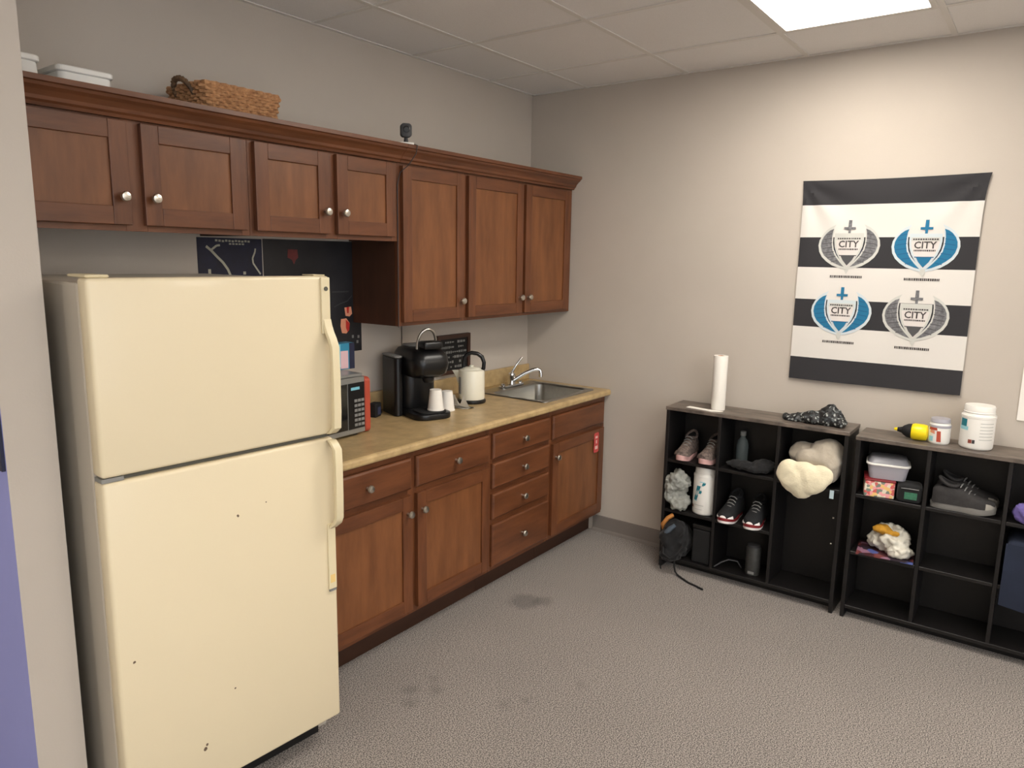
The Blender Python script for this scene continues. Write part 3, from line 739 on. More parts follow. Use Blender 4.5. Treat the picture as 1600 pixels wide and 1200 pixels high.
for q in range(21):
    a = PI * q / 20; hp.append((-.05 * math.cos(a), -.075 - .02 * math.sin(a), .31 + .115 * math.sin(a) ** .6))
b = new_bm(); tube(b, hp, .0065, 10); obj('handle', b, m_nickel, K, smooth=True)
obj('brew_head', bx(-.05, .05, -.155, -.085, .3335, .372, bevel=.012, seg=3), m_black, K, smooth=True)
obj('reservoir', prism(new_bm(), rrect(-.142, -.0985, -.03, .135, .02, 6), .0005, .285, 'z', bevel=.004), m_black, K, smooth=True)
obj('reservoir_lid', prism(new_bm(), rrect(-.143, -.0985, -.031, .136, .02, 6), .2855, .295, 'z', bevel=.003), m_grey, K, smooth=True)
def paper_cup(label, loc):
    t = thing('paper_cup', label, 'cup', loc)
    obj('side', lathe(new_bm(), [(.039, .004), (.029, .094), (.0285, .097)], 24), m_offw, t, smooth=True)
    obj('lip', lathe(new_bm(), [(.039, 0), (.0415, .001), (.0415, .005), (.039, .0062)], 24), m_offw, t, smooth=True)
    obj('bottom_ridge', lathe(new_bm(), [(.027, .0972), (.0285, .100), (.0265, .1005)], 24), m_offw, t, smooth=True)
cl = Matrix.Rotation(R(-20), 3, 'Z')
q = cl @ Vector((.025, -.125, 0)); paper_cup('white paper cup upside down on the coffee maker drip tray', (-1.232 + q.x, -.222 + q.y, CT + .037))
q = cl @ Vector((.148, -.01, 0)); paper_cup('white paper cup upside down on the countertop beside the coffee maker', (-1.232 + q.x, -.222 + q.y, CT + .0004))
# napkins
t = thing('napkin', 'white folded napkins lying between coffee maker and kettle', 'napkin', (-.99, -.30, CT + .0004), R(-12))
for k, (a, dz) in enumerate(((0, 0), (.2, .003))):
    b = new_bm(); n = 8; g = []
    for i in range(n + 1):
        row = []
        for j in range(n + 1):
            u, v = i / n - .5, j / n - .5
            x, y = u * .08, v * .10; x, y = x * math.cos(a) - y * math.sin(a), x * math.sin(a) + y * math.cos(a)
            z = dz + (.085 * max(0, -u + .1) ** 1.2 * (1 + .6 * math.sin(v * 9)) if k else .002 + .002 * math.sin(u * 12))
            row.append(b.verts.new((x - .01 * k, y, z + .001)))
        g.append(row)
    for i in range(n):
        for j in range(n): b.faces.new((g[i][j], g[i + 1][j], g[i + 1][j + 1], g[i][j + 1]))
    bmesh.ops.solidify(b, geom=list(b.faces), thickness=.0012)
    obj('sheet', b, m_offw, t, smooth=True)
# kettle
t = thing('electric_kettle', 'cream electric kettle with a black loop handle on a black base', 'kettle', (-.845, -.235, CT + .0003), R(127))
obj('power_base', lathe(new_bm(), [(.075, 0), (.078, .006), (.076, .016), (.06, .019)], 32), m_black, t, smooth=True)
obj('body', lathe(new_bm(), [(.069, .0195), (.071, .026), (.0705, .09), (.069, .165), (.066, .174), (.055, .178)], 36), m_kettle, t, smooth=True)
obj('lid', lathe(new_bm(), [(.0545, .1785), (.045, .187), (.012, .191), (.011, .199), (.005, .201)], 28), m_kettle, t, smooth=True)
obj('spout', loft(new_bm(), [[(.055 + dx, w * s, z) for s, dx in ((-1, 0), (0, d), (1, 0))] for z, w, d in ((.10, .010, .018), (.14, .018, .03), (.165, .02, .045), (.172, .018, .05))]), m_kettle, t, smooth=True)
hp = [(-.052, 0, .165), (-.064, 0, .185), (-.066, 0, .215), (-.055, 0, .245), (-.03, 0, .262), (0, 0, .266), (.025, 0, .258), (.038, 0, .24), (.043, 0, .215), (.043, 0, .19), (.040, 0, .176)]
obj('handle', tube(new_bm(), hp, [.010, .011, .011, .0115, .011, .011, .0105, .010, .010, .009, .009], 10), m_black, t, smooth=True)
obj('side_strip', bx(-.012, .012, .069, .0725, .05, .14, bevel=.002), m_grey, t).rotation_euler.z = R(-58)  # upright grey strip on the side of the body

# ================================================================ wall right: banner, paper
# banner (faces -x); u runs along -y, z up
BY0, BY1, BZ0, BZ1 = -1.646, -2.398, 1.090, 2.062
STR = [2.062, 1.945, 1.792, 1.648, 1.492, 1.356, 1.202, 1.090]
def bsurf(u, z):
    """x of the cloth at u (0..1 across) and height z"""
    v = (z - BZ0) / (BZ1 - BZ0)
    x = -.010 - .004 * math.sin(u * PI)
    for cu, s in ((0, 1), (1, -1)):
        d = math.hypot((u - cu) * .75, (1 - v) * .97); a = math.atan2((1 - v), abs(u - cu) + 1e-6)
        x -= .010 * math.exp(-d * 4.0) * math.sin(a * 10)
    x -= .004 * (1 - v) * math.exp(-(1 - v)) * math.sin(u * 7 + v * 3) * .8
    x -= .005 * max(0, .12 - v) / .12 * (.6 + .4 * math.sin(u * 9))
    return x
def bpos(u, z, off=0.0):
    v = (z - BZ0) / (BZ1 - BZ0)
    fl = .012 * math.exp(-(1 - v) * 14)
    y = BY0 + (BY1 - BY0) * u + fl * (1 if u < .5 else -1) * abs(2 * u - 1) ** 4 * (0.6 if u < .5 else 1.6)
    zz = z - .006 * math.sin(u * PI) * (v ** 8) + .004 * (u - .5) * 0
    return (bsurf(u, z) - off, y, zz)
ban = thing('banner', 'black and white striped cloth banner with four winged shield emblems on the wall', 'banner', (0, 0, 0))
b = new_bm(); NU = 44
zs = []; mi = []
for k in range(7):
    n = 6
    for q in range(n): zs.append(STR[k] + (STR[k + 1] - STR[k]) * q / n); mi.append(k % 2)
zs.append(STR[-1])
G = [[b.verts.new(bpos(i / NU, z)) for i in range(NU + 1)] for z in zs]
for r in range(len(zs) - 1):
    for i in range(NU):
        f = b.faces.new((G[r][i], G[r][i + 1], G[r + 1][i + 1], G[r + 1][i])); f.material_index = mi[r]
bmesh.ops.recalc_face_normals(b, faces=b.faces)
if sum(f.normal.x for f in b.faces) > 0: bmesh.ops.reverse_faces(b, faces=b.faces)
bmesh.ops.solidify(b, geom=list(b.faces), thickness=.0018)
obj('cloth', b, [m_bk, m_wh], ban, smooth=True)
tube_z = STR[-1] + .012
for k, (u, z) in enumerate(((.006, 2.052), (.994, 2.052))):
    p = bpos(u, z); obj('pin', lathe(new_bm(), [(.004, p[0] - .004), (.004, p[0] - .0015)], 10, p[1], p[2], 'x'), m_nickel, ban)

def emblem(cu_y, cz, W, blue):
    """printed winged shield; local units: width of both wings = 1, drawn to the picture's own proportions"""
    em = bpy.data.objects.new('emblem', None); COL.objects.link(em); em.parent = ban
    em['label'] = 'blue winged shield emblem' if blue else 'grey winged shield emblem'
    layer = [0]
    def put(name, polys, m, lv):
        b = new_bm()
        for poly in polys:
            vs = [b.verts.new((a, c, 0)) for a, c in poly]; b.faces.new(vs)
        bmesh.ops.triangulate(b, faces=list(b.faces))
        for _ in range(1): bmesh.ops.subdivide_edges(b, edges=[e for e in b.edges if e.calc_length() > .12], cuts=1, use_grid_fill=False)
        bmesh.ops.triangulate(b, faces=list(b.faces))
        place(b, lv); o = obj(name, b, m, em)
        if len(polys) > 3: o['kind'] = 'stuff'
    def place(b, lv):
        for v in b.verts:
            y = cu_y - v.co.x * W; z = cz + v.co.y * W * 1.113
            u = (y - BY0) / (BY1 - BY0)
            v.co = Vector(bpos(u, z, .0012 + lv * .0006))
        bmesh.ops.recalc_face_normals(b, faces=b.faces)
    def P(pts): return [((x - 612) / 1000.0, (600 - y) / 1000.0) for x, y in pts]
    wing = [(835, 195), (930, 240), (1000, 290), (1060, 360), (1100, 440), (1112, 520), (1090, 620), (1040, 700), (960, 770), (860, 830), (740, 870), (620, 895), (620, 840), (720, 760), (800, 670), (850, 580), (872, 480), (872, 380), (860, 290), (870, 250)]
    win = [(868, 262), (930, 285), (985, 325), (1035, 385), (1065, 450), (1072, 525), (1050, 605), (1005, 675), (930, 735), (850, 785), (740, 830), (660, 850), (740, 775), (820, 685), (872, 590), (893, 490), (893, 380), (882, 300)]
    mir = lambda q: [(1224 - x, y) for x, y in q][::-1]
    c_out = m_elight if blue else m_egreyl; c_fill = m_eblue if blue else m_egrey; c_dark = m_eblued if blue else m_egreyd
    shad = [(400, 560), (330, 575), (320, 660), (400, 760), (520, 850), (612, 880), (704, 850), (824, 760), (904, 660), (894, 575), (824, 560)]
    put('wing_shadow', [P(shad)], m_eshad, 0)
    for q, s in ((wing, win), (mir(wing), mir(win))):
        put('wing', [P(q)], c_out, 1); put('wing_feathers', [P(s)], c_fill, 2)
    fe = []
    for k in range(7):
        a = k / 6; y0 = 330 + a * 420; x0 = 895 - 30 * a - (max(0, a - .5) * 180); x1 = 1050 - 110 * abs(a - .4) - max(0, a - .6) * 260
        q = [(x0, y0), (x1, y0 + 22), (x1, y0 + 34), (x0, y0 + 12)]; fe += [P(q), P(mir(q))]
    put('feather_line', fe, c_dark, 3)
    sh = [(376, 330), (848, 330), (852, 440), (838, 540), (800, 640), (720, 760), (612, 905), (504, 760), (424, 640), (386, 540), (372, 440)]
    si = [(405, 385), (819, 385), (820, 450), (806, 540), (770, 630), (700, 735), (612, 845), (524, 735), (454, 630), (418, 540), (404, 450)]
    put('shield', [P(sh)], c_out, 4); put('shield_field', [P(si)], m_ewhite, 5)
    put('shield_band', [P([(405, 385), (819, 385), (820, 440), (404, 440)])], m_egreyl if blue else m_egreyl, 6)
    random.seed(5)
    sm = []; x = 430
    while x < 790: w = random.uniform(14, 30); sm.append(P([(x, 402), (x + w, 402), (x + w, 424), (x, 424)])); x += w + 9
    put('small_lettering', sm, m_etext, 7)
    sm = []; x = 455
    while x < 765: w = random.uniform(12, 26); sm.append(P([(x, 566), (x + w, 566), (x + w, 590), (x, 590)])); x += w + 7
    put('small_lettering', sm, m_etext, 6)
    put('shield_point', [P([(495, 675), (729, 675), (690, 745), (612, 830), (534, 745)])], (m_eblue if blue else m_egreyd), 6)
    put('shield_bar', [P([(470, 668), (754, 668), (750, 682), (474, 682)])], m_egreyd if not blue else m_eblued, 7)
    tb = text_bm('CITY', .15)
    for v in tb.verts: v.co.x = v.co.x * 1.0; v.co.y = v.co.y * .95 + (600 - 503) / 1000.0
    place(tb, 7); obj('lettering', tb, m_etext, em)
    sw = m_eblue if blue else m_egrey
    put('sword', [P([(586, 130), (638, 130), (640, 240), (584, 240)]), P([(520, 236), (704, 236), (704, 272), (520, 272)]), P([(592, 272), (632, 272), (632, 330), (592, 330)])], sw, 4)
    put('sword_tip', [P([(576, 850), (648, 850), (646, 910), (612, 965), (578, 910)])], m_egreyl, 5)
    cap = []; x = 350; k = 0
    while x < 870:
        w = random.uniform(12, 26)
        if not (590 < x < 612): cap.append(P([(x, 985), (x + w, 985), (x + w, 1022), (x, 1022)]))
        x += w + 8
    put('caption_lettering', cap, m_etext, 1)
# emblem centres measured on the wall
for (y, z, W, bl) in ((-1.8725, 1.7285, .274, False), (-2.1945, 1.7245, .274, True), (-1.865, 1.412, .274, True), (-2.185, 1.4085, .274, False)):
    emblem(y, z, W, bl)
tag(obj('wall_notice', bx(-.006, -.001, -2.86, -2.618, 1.008, 1.24), m_offw), 'white sheet on the wall beside the big white tub', 'notice')
wp = thing('wall_picture', 'dark two-tone picture on the blue face of the stub wall', 'picture', (-3.1485, -.645, 1.127))
obj('dark_print', bx(-.008, 0, 0, .4, 0, .155), m_navy, wp); obj('pale_print', bx(-.008, 0, 0, .4, .1555, .3), mat('pale_green_print', rgb(176, 188, 184), .5), wp)

# ================================================================ cube shelves
SB, SF = -.02, -.2424
def cube_shelf(label, y_top, y_bot, zt, d1, d2, skip=()):
    """y_top > y_bot; 3 x 3 openings, d1 / d2 are the dividers"""
    t = thing('cube_shelf', label, 'shelf')
    T = .018
    def P(name, y0, y1, z0, z1, x0=SF, x1=SB, m=m_shelf): return obj(name, bx(x0, x1, y0, y1, z0, z1, bevel=.0012), m, t)
    P('side_panel', y_top - T, y_top, 0, zt - T - .0005); P('side_panel', y_bot, y_bot + T, 0, zt - T - .0005)
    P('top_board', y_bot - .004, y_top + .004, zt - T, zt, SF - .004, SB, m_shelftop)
    P('bottom_board', y_bot + T + .0005, y_top - T - .0005, .048, .064)
    P('kick_board', y_bot + T + .0005, y_top - T - .0005, .0, .0475, SF + .07, SF + .084)
    P('back_panel', y_bot + T + .0005, y_top - T - .0005, .0645, zt - T - .0005, SB - .006, SB)
    for d in (d1, d2): P('divider', d - .008, d + .008, .0645, zt - T - .0005, SF + .001, SB - .0065)
    cols = [(d1 + .0085, y_top - T - .0005), (d2 + .0085, d1 - .0085), (y_bot + T + .0005, d2 - .0085)]
    for ci, (a, c) in enumerate(cols):
        for ri, z in ((2, .319), (1, .599)):
            if (ci, ri) in skip: continue
            P('shelf_board', a, c, z, z + .016, SF + .002, SB - .0065)
    return t, cols
S1, C1 = cube_shelf('black cube shelf below the upright white roll, with a tall empty corner opening', -1.092, -2.0, .901, -1.386, -1.684, skip=((2, 2),))
S2, C2 = cube_shelf('black cube shelf under the white tubs and yellow bottle', -2.034, -2.945, .889, -2.33, -2.626)
R1, R2, R3 = .6155, .3355, .0645
for (yy, zz) in ((-1.967, .33), (-1.967, .46)):
    obj('shelf_pin', lathe(new_bm(), [(.004, yy + .0142), (.004, yy + .008)], 8, -.19, zz, 'y'), m_nickel, S1)

def tub(name, label, loc, r, h, lid_h, extra, rot=0, lid=m_white, body=m_white, cat='tub'):
    t = thing(name, label, cat, loc, rot)
    bh = h - lid_h
    bd = obj('body', lathe(new_bm(), [(r * .9, 0), (r * .97, .004), (r, .012), (r, bh - .02), (r * .97, bh - .008), (r * .88, bh), ], 40), body, t, smooth=True)
    prof = [(r * .92, bh + .0005), (r * .93, bh + .004), (r * .90, bh + .006), (r * .90, h - .006), (r * .86, h)]
    obj('lid', lathe(new_bm(), prof, 40), lid, t, smooth=True)
    obj('collar', lathe(new_bm(), [(r * .99, bh - .0215), (r * 1.025, bh - .02), (r * 1.025, bh - .011), (r * .985, bh - .0095)], 40, cap=False), lid, t, smooth=True)
    for (nm, quads, m, off) in extra:
        b = new_bm()
        for (pts) in quads:   # four corners (angle from -x side, height): p00,p10,p11,p01
            n = 6; g = []
            for i in range(n + 1):
                row = []
                for j in (0, 1):
                    s = i / n
                    A = (pts[0][0] + (pts[1][0] - pts[0][0]) * s, pts[0][1] + (pts[1][1] - pts[0][1]) * s)
                    B = (pts[3][0] + (pts[2][0] - pts[3][0]) * s, pts[3][1] + (pts[2][1] - pts[3][1]) * s)
                    a, z = A if j == 0 else B
                    row.append(b.verts.new((-(r + off) * math.cos(a), -(r + off) * math.sin(a), z)))
                g.append(row)
            for i in range(n): b.faces.new((g[i][0], g[i + 1][0], g[i + 1][1], g[i][1]))
        obj(nm, b, m, bd)
    return t
def q4(a0, a1, z0, z1): return [(a0, z0), (a1, z0), (a1, z1), (a0, z1)]
# white tub with teal mark in the first shelf
tub('supplement_tub', 'white lidded tub with teal slanted logo in the cube shelf', (-.17, -1.307, R2 + .0003), .064, .262, .038,
    [('logo_mark', [[(-.45, .08), (-.12, .08), (.2, .16), (-.14, .16)], [(.02, .118), (.24, .118), (.62, .18), (.36, .18)]], m_teal, .0008),
     ('logo_halo', [[(-.48, .075), (-.1, .075), (.55, .185), (.1, .185)]], m_lteal, .0004),
     ('small_print', [q4(-.75, -.5, .035, .05)], m_brownp, .0006), ('print_line', [q4(-.35, .5, .052, .056), q4(-.3, .4, .03, .033)], m_egreyl, .0006)], rot=R(-14))
tub('supplement_tub', 'big white lidded tub with a corner logo on top of the cube shelf', (-.135, -2.487, .8895), .064, .188, .032,
    [('logo_mark', [q4(-1.15, -.62, .098, .13)], m_teal, .0008), ('logo_halo', [q4(-1.2, -.5, .082, .098)], m_lteal, .0006),
     ('small_print', [q4(-.42, -.2, .028, .044)], m_brownp, .0006), ('small_print', [q4(-.18, -.02, .028, .044)], m_dgrey, .0006),
     ('print_line', [q4(.2, 1.1, .045 + .014 * k, .049 + .014 * k) for k in range(6)], m_egreyl, .0006)])
tub('supplement_tub', 'small white tub with red and blue print beside the yellow bottle', (-.145, -2.348, .8895), .043, .112, .018,
    [('red_print', [[(-1.0, .062), (-.1, .062), (-.2, .082), (-.9, .082)], [(-.1, .012), (.3, .012), (.2, .06), (-.15, .06)]], m_red, .0008),
     ('orange_print', [[(-.85, .05), (-.3, .045), (-.35, .06), (-.8, .062)]], m_flesh, .0006), ('blue_print', [q4(-.95, -.45, .012, .034)], m_lteal, .0006)], lid=m_tub)
# yellow and black bottle lying down
t = thing('squeeze_bottle', 'yellow and black bottle lying on its side on the cube shelf', 'bottle', (-.15, -2.195, .8895))
obj('body', lathe(new_bm(), [(.02, -.112), (.034, -.106), (.037, -.09), (.037, -.055), (.033, -.046)], 24, 0, .0375, 'y'), m_yel, t, smooth=True)
obj('shoulder', lathe(new_bm(), [(.033, -.0455), (.031, -.03), (.022, -.014), (.014, -.006)], 24, 0, .0375, 'y'), m_matte, t, smooth=True)
obj('neck', lathe(new_bm(), [(.014, -.0055), (.011, .004), (.010, .012)], 16, 0, .0375, 'y'), m_matte, t, smooth=True)
obj('nozzle', lathe(new_bm(), [(.008, .0125), (.007, .022), (.004, .026)], 12, 0, .0375, 'y'), m_yel, t, smooth=True)

# white roll and loose sheet on shelf 1
t = thing('paper_roll', 'slim upright white paper roll on the cube shelf', 'paper roll', (-.145, -1.335, .9015))
obj('roll', lathe(new_bm(), [(.036, 0), (.0365, .002), (.0365, .283), (.036, .285), (.017, .285), (.017, .27)], 32, cap=False), m_offw, t, smooth=True)
obj('core', lathe(new_bm(), [(.0168, 0), (.0168, .2845), (.0155, .2845), (.0155, .002)], 20), m_tan, t, smooth=True)
tag(obj('paper_sheet', prism(new_bm(), [(-.225, -1.33), (-.20, -1.375), (-.185, -1.38), (-.183, -1.30), (-.165, -1.19), (-.205, -1.185)], .9012, .903, 'z'), m_offw), 'loose white paper sheet lying at the foot of the white roll', 'paper')
tag(lump('bandana', [((-.14, -1.74, .915), (.05, .07, .018)), ((-.14, -1.82, .925), (.06, .08, .032)), ((-.135, -1.89, .935), (.055, .06, .05)), ((-.13, -1.885, .97), (.03, .035, .03)), ((-.15, -1.93, .92), (.06, .04, .025))],
     m_band, voxel=.007, disp=.012, scale=.035, floor=.902, seed=2), 'crumpled black and white patterned bandana on the cube shelf', 'bandana')

# ---- sneakers
def sneaker(label, loc, rot, m_up, m_sole, m_mid, m_toe_, L=.27, W=.098, group=None, lace=m_grey, tilt=0):
    t = thing('sneaker', label, 'shoe', loc, rot, group); t.rotation_euler = (tilt, 0, rot)
    def outline(s, n=28):
        out = []
        for k in range(n):
            a = 2 * PI * k / n; x = math.cos(a); y = math.sin(a)
            w = W / 2 * (1.0 if x > 0 else .82) * (1 - .14 * math.exp(-((x + .1) / .3) ** 2))
            out.append((w * s * math.copysign(abs(y) ** .8, y), -L / 2 * (s if s > 1 else 1) * math.copysign(abs(x) ** .9, x)))
        return out
    def toe(y): return max(0, (-y / (L / 2) - .55)) * .028
    rings = []
    for z, s in ((0, .94), (.004, .99), (.012, 1.0)): rings.append([(x, y, z + toe(y)) for x, y in outline(s)])
    obj('outsole', loft(new_bm(), rings), m_sole, t, smooth=True)
    rings = []
    for z, s in ((.0122, 1.0), (.02, 1.015), (.028, .985)): rings.append([(x, y, z + toe(y)) for x, y in outline(s)])
    obj('midsole', loft(new_bm(), rings), m_mid, t, smooth=True)
    # upper: cross sections from heel (y=+L/2) to toe
    secs = [(.475, .026, .075), (.44, .034, .088), (.34, .038, .094), (.18, .037, .094), (.05, .038, .086), (-.08, .041, .072), (-.2, .044, .058), (-.32, .043, .047), (-.42, .035, .038), (-.475, .018, .026)]
    rings = []
    for f, w, h in secs:
        y = f * L; ring = []
        for k in range(14):
            a = PI * k / 13; c, s_ = math.cos(a), math.sin(a)
            ring.append((w * W / .098 * math.copysign(abs(c) ** .75, c), y, .027 + toe(y) + (h - .008) * max(0, s_) ** .8 * (.86 if f > .1 and .35 < k / 13 < .65 else 1)))
        rings.append(ring)
    obj('upper', loft(new_bm(), rings), m_up, t, smooth=True)
    # collar opening
    pts = []
    for k in range(18):
        a = 2 * PI * k / 18; pts.append((.027 * math.cos(a), L * .24 + L * .15 * math.sin(a), .118 - .006 * math.cos(2 * a) + .012 * math.sin(a)))
    obj('collar', tube(new_bm(), pts, .0075, 8, closed=True), m_up, t, smooth=True)
    b = new_bm(); vs = [b.verts.new((p[0] * .95, p[1], p[2] - .001)) for p in pts]; b.faces.new(vs); obj('opening', b, m_matte, t)
    rings = []
    for f, k in ((-.34, 1.03), (-.42, 1.05), (-.47, 1.08), (-.49, .6)):
        y = f * L; j = min(range(len(secs)), key=lambda q: abs(secs[q][0] - f)); w, h = secs[j][1] * k, secs[j][2] * k
        rings.append([(w * math.cos(PI * q / 9), y, .027 + toe(y) + (h - .012) * math.sin(PI * q / 9)) for q in range(10)])
    obj('toe_cap', loft(new_bm(), rings), m_toe_, t, smooth=True)
    b = new_bm()
    for k in range(5):
        y = L * (.06 - .065 * k); z = .027 + .092 - .0125 * k
        tube(b, [(-.022, y, z - .012), (-.01, y - .004, z - .001), (.01, y - .008, z - .001), (.022, y - .004, z - .012)], .0025, 6)
    obj('laces', b, lace, t, smooth=True)
    return t
sneaker('black sneaker with dark red and white sole, next to the tub with teal logo', (-.175, -1.455, R2 + .0005), R(-90), m_shoe, m_solew, m_soler, m_solew, group='pair of black sneakers with white toes', L=.26)
sneaker('black sneaker with dark red and white sole, next to the tall empty opening', (-.18, -1.585, R2 + .0005), R(-86), m_shoe, m_solew, m_soler, m_solew, group='pair of black sneakers with white toes', L=.26)
sneaker('dark grey sneaker with a light toe, at the open front of the cube shelf', (-.20, -2.472, R1 + .0005), R(2), m_shoeg, m_soleg, m_soleg, m_toe, L=.245, W=.09, group='pair of dark grey sneakers')
sneaker('dark grey sneaker standing behind its twin against the shelf back', (-.085, -2.475, R1 + .0005), R(0), m_shoeg, m_soleg, m_soleg, m_toe, L=.245, W=.09, group='pair of dark grey sneakers')
sneaker('taupe speckled sneaker with pink sole beside the smoky bottle', (-.155, -1.318, R1 + .0005), R(-92), m_shoet, m_solep, m_solep, m_shoet, L=.23, W=.082, group='pair of taupe sneakers')
sneaker('taupe speckled sneaker with pink sole beside the outer side panel', (-.165, -1.19, R1 + .0005), R(-88), m_shoet, m_solep, m_solep, m_shoet, L=.23, W=.082, group='pair of taupe sneakers')

# ---- shelf 1 contents
t = thing('drinking_bottle', 'slim smoky clear bottle standing in the cube shelf', 'bottle', (-.072, -1.455, R1 + .0004))
obj('body', lathe(new_bm(), [(.03, 0), (.032, .006), (.032, .10), (.026, .125), (.014, .14), (.013, .15)], 24), m_bottle, t, smooth=True)
obj('cap', lathe(new_bm(), [(.0155, .1505), (.0155, .172), (.012, .175)], 18), m_grey, t, smooth=True)
tag(lump('black_garment', [((-.19, -1.49, .64), (.05, .075, .02)), ((-.17, -1.60, .65), (.07, .06, .03)), ((-.2, -1.56, .64), (.06, .09, .02))], m_bcloth, voxel=.008, disp=.012, scale=.04, floor=R1 + .001, seed=5,
     clip=((-.30, -.028), (-1.672, -1.397), (None, None))), 'crumpled black garment beside the smoky bottle', 'garment')
o = thing('fleece', 'bulky cream fleece, its shaded part coloured grey, spilling over the shelf edge', 'garment')
lump('shaded_side', [((-.15, -1.86, .70), (.085, .10, .07)), ((-.17, -1.90, .77), (.075, .075, .065)), ((-.16, -1.80, .74), (.06, .08, .06)), ((-.2, -1.93, .72), (.07, .04, .08)), ((-.22, -1.86, .74), (.05, .09, .05))], m_creamsh, o, voxel=.007, disp=.006, scale=.06, fold=.006, floor=R1 + .001, seed=3,
     clip=((-.30, -.03), (-1.975, -1.70), (None, .872)))
lump('cream_side', [((-.278, -1.755, .67), (.03, .055, .065)), ((-.285, -1.80, .635), (.032, .08, .065)), ((-.285, -1.85, .65), (.03, .085, .065)), ((-.28, -1.82, .59), (.022, .05, .035)), ((-.27, -1.90, .68), (.028, .055, .05)), ((-.275, -1.82, .69), (.028, .08, .04))], m_cream, o, voxel=.006, disp=.004, scale=.075, fold=.005, smooth_it=12, seed=6,
     clip=((None, -.246), (-1.985, None), (None, None)))
obj('care_tag', bx(-.262, -.258, -1.962, -1.944, .575, .615), m_lblue, o)
o = tag(lump('plastic_bag', [((-.20, -1.16, .42), (.05, .045, .07)), ((-.22, -1.175, .50), (.05, .05, .06)), ((-.215, -1.185, .375), (.06, .05, .035)), ((-.245, -1.13, .46), (.03, .03, .07))], m_bag, voxel=.007, disp=.022, scale=.03, fold=.006, floor=R2 + .001, seed=8,
     clip=((None, -.03), (-1.235, -1.113), (None, .59))), 'crumpled clear plastic bag beside the tub with teal logo', 'plastic bag')
bp_ = thing('backpack', 'black backpack with tan strap stuffed into the lowest corner opening', 'backpack')
lump('body', [((-.19, -1.19, .16), (.10, .06, .09)), ((-.27, -1.16, .18), (.06, .05, .09)), ((-.28, -1.175, .10), (.06, .06, .04)), ((-.25, -1.18, .24), (.05, .05, .05))], m_bcloth, bp_, voxel=.009, disp=.015, scale=.05, floor=R3 + .001, seed=9, clip=((None, -.03), (-1.265, -1.113), (None, .312)))
obj('tan_strap', tube(new_bm(), [(-.262, -1.12, .225), (-.29, -1.125, .26), (-.285, -1.15, .30), (-.262, -1.17, .315)], .011, 6), m_tan, bp_, smooth=True)
obj('grey_buckle', tube(new_bm(), [(-.305, -1.15, .22), (-.31, -1.175, .25), (-.30, -1.20, .275)], [.012, .014, .01], 8), mat('slate_plastic', rgb(84, 96, 108), .4), bp_, smooth=True)
obj('webbing', tube(new_bm(), [(-.32, -1.15, .15), (-.345, -1.16, .12), (-.345, -1.20, .10), (-.325, -1.23, .13), (-.30, -1.25, .17)], .007, 6), m_matte, bp_, smooth=True)
obj('webbing', tube(new_bm(), [(-.31, -1.21, .09), (-.315, -1.215, .05), (-.31, -1.22, .02), (-.315, -1.235, .008), (-.335, -1.27, .0062), (-.365, -1.32, .006), (-.375, -1.36, .006), (-.395, -1.41, .006)], .005, 6), m_matte, bp_, smooth=True)
obj('webbing', tube(new_bm(), [(-.30, -1.13, .09), (-.305, -1.125, .05), (-.305, -1.135, .012)], .004, 6), m_matte, bp_, smooth=True)
t = thing('storage_case', 'black storage case standing beside the backpack', 'case', (-.135, -1.32, R3 + .0004))
obj('box', bx(-.09, .09, -.05, .05, 0, .19, bevel=.008, seg=2), m_matte, t); obj('lid', bx(-.092, .092, -.052, .052, .1905, .215, bevel=.006, seg=2), m_black, t)
t = thing('tin_can', 'dark grey can standing in the lowest middle opening', 'can', (-.17, -1.585, R3 + .0004))
obj('body', lathe(new_bm(), [(.036, 0), (.038, .005), (.038, .14), (.034, .15)], 28), mat('pewter', rgb(70, 70, 68), .5, noise_amt=.4, noise_scale=40), t, smooth=True)
obj('lid', lathe(new_bm(), [(.033, .1503), (.033, .158), (.028, .161)], 24), m_dgrey, t, smooth=True)
obj('label_patch', bx(-.0392, -.0386, -.02, .012, .01, .024), m_grey, t)
tag(obj('hanging_strap', tube(new_bm(), [(-.225, -1.40, R3 + .006), (-.20, -1.43, R3 + .03), (-.18, -1.46, R3 + .045), (-.16, -1.50, R3 + .04), (-.15, -1.52, R3 + .006)], .004, 6), m_dgrey, smooth=True), 'thin grey strap arching in front of the dark can', 'strap')

# ---- shelf 2 contents
t = thing('lunch_tin', 'floral print lunch tin under the grey food tub', 'lunch tin', (-.165, -2.135, R1 + .0004), R(12))
obj('box', bx(-.075, .075, -.06, .065, 0, .075, bevel=.006, seg=2), m_flor, t); obj('rim', bx(-.077, .077, -.062, .067, .0755, .082, bevel=.002), m_soler, t)
t = thing('food_tub', 'pale grey food tub with lid resting on the floral lunch tin', 'food container', (-.15, -2.16, R1 + .083), R(10))
rings = [[(a, c, z) for a, c in rrect(-.07 + k, .07 - k, -.085 + k, .085 - k, .025)] for k, z in ((.01, 0), (.0, .062))]
obj('body', loft(new_bm(), rings), m_tub, t, smooth=True)
obj('rim', prism(new_bm(), rrect(-.076, .076, -.091, .091, .028), .0625, .073, 'z', bevel=.003), m_white, t)
obj('lid', loft(new_bm(), [[(a, c, z) for a, c in rrect(-.07 + k, .07 - k, -.085 + k, .085 - k, .025)] for k, z in ((.0, .0735), (.012, .095), (.02, .098))]), m_tubt, t, smooth=True)
t = thing('black_pouch', 'black pouch with green print beside the floral lunch tin', 'pouch', (-.18, -2.262, R1 + .0004), R(8))
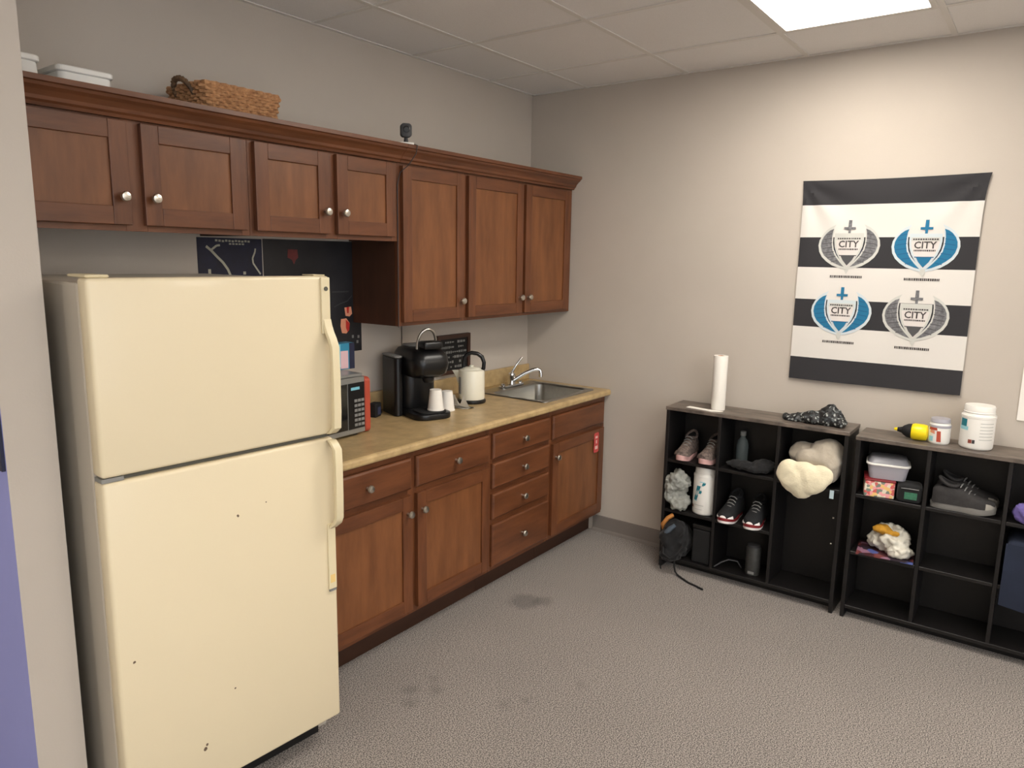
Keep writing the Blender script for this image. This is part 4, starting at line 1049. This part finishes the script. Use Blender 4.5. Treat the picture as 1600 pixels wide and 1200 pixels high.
obj('body', bx(-.06, .06, -.05, .05, 0, .078, bevel=.018, seg=3), m_bcloth, t, smooth=True); obj('green_print', bx(-.0606, -.0601, -.03, .02, .018, .05), m_green, t); obj('zip', tube(new_bm(), [(-.061, .035, .066), (-.062, 0, .067), (-.061, -.035, .066)], .002, 6), m_grey, t)
t = thing('crumpled_bag', 'crumpled white and amber bag on printed papers in the cube shelf', 'bag')
lump('white_part', [((-.14, -2.17, .39), (.06, .06, .04)), ((-.17, -2.22, .40), (.055, .06, .045)), ((-.20, -2.25, .375), (.05, .05, .03)), ((-.15, -2.21, .44), (.05, .07, .03))], m_bagw, t, voxel=.007, disp=.02, scale=.035, fold=.005, floor=R2 + .012, seed=12, clip=((-.27, -.03), (-2.315, -2.065), (None, .52)))
lump('amber_part', [((-.185, -2.17, .455), (.035, .045, .02)), ((-.19, -2.21, .45), (.025, .03, .015))], m_yelc, t, voxel=.006, disp=.01, scale=.03, seed=13)
t = thing('magazine', 'colourful printed papers under the crumpled white bag', 'magazine', (-.15, -2.185, R2 + .0004), R(6))
obj('cover', bx(-.105, .085, -.12, .115, 0, .0045), m_paper, t); obj('cover', bx(-.11, .05, -.1, .10, .0046, .009), m_paper, t)
tag(lump('purple_cloth', [((-.16, -2.78, .66), (.08, .12, .04)), ((-.21, -2.72, .66), (.05, .07, .045)), ((-.2, -2.80, .69), (.05, .09, .035))], m_purple, voxel=.009, disp=.014, scale=.05, fold=.004, floor=R1 + .001, seed=14, clip=((-.285, -.03), (-2.918, -2.64), (None, None))), 'crumpled purple cloth in the end column of the cube shelf', 'cloth')
o = thing('navy_towel', 'navy cloth folded in the shelf and hanging over its edge', 'towel')
obj('fold', bx(-.24, -.04, -2.90, -2.645, R2 + .0005, R2 + .20, bevel=.025, seg=3), m_navyc, o, smooth=True)
b = new_bm(); n = 14; g_ = []
for i in range(n + 1):
    row = []
    for j in range(n + 1):
        u, v = i / n, j / n; row.append(b.verts.new((-.2475 - .012 * math.sin(v * 2.2) - .004 * math.sin(u * 11 + v * 3), -2.645 - .255 * u, R2 + .19 - .27 * v - .01 * math.sin(u * 5) * v)))
    g_.append(row)
for i in range(n):
    for j in range(n): b.faces.new((g_[i][j], g_[i + 1][j], g_[i + 1][j + 1], g_[i][j + 1]))
bmesh.ops.recalc_face_normals(b, faces=b.faces); bmesh.ops.solidify(b, geom=list(b.faces), thickness=.004)
obj('hanging_flap', b, m_navyc, o, smooth=True)
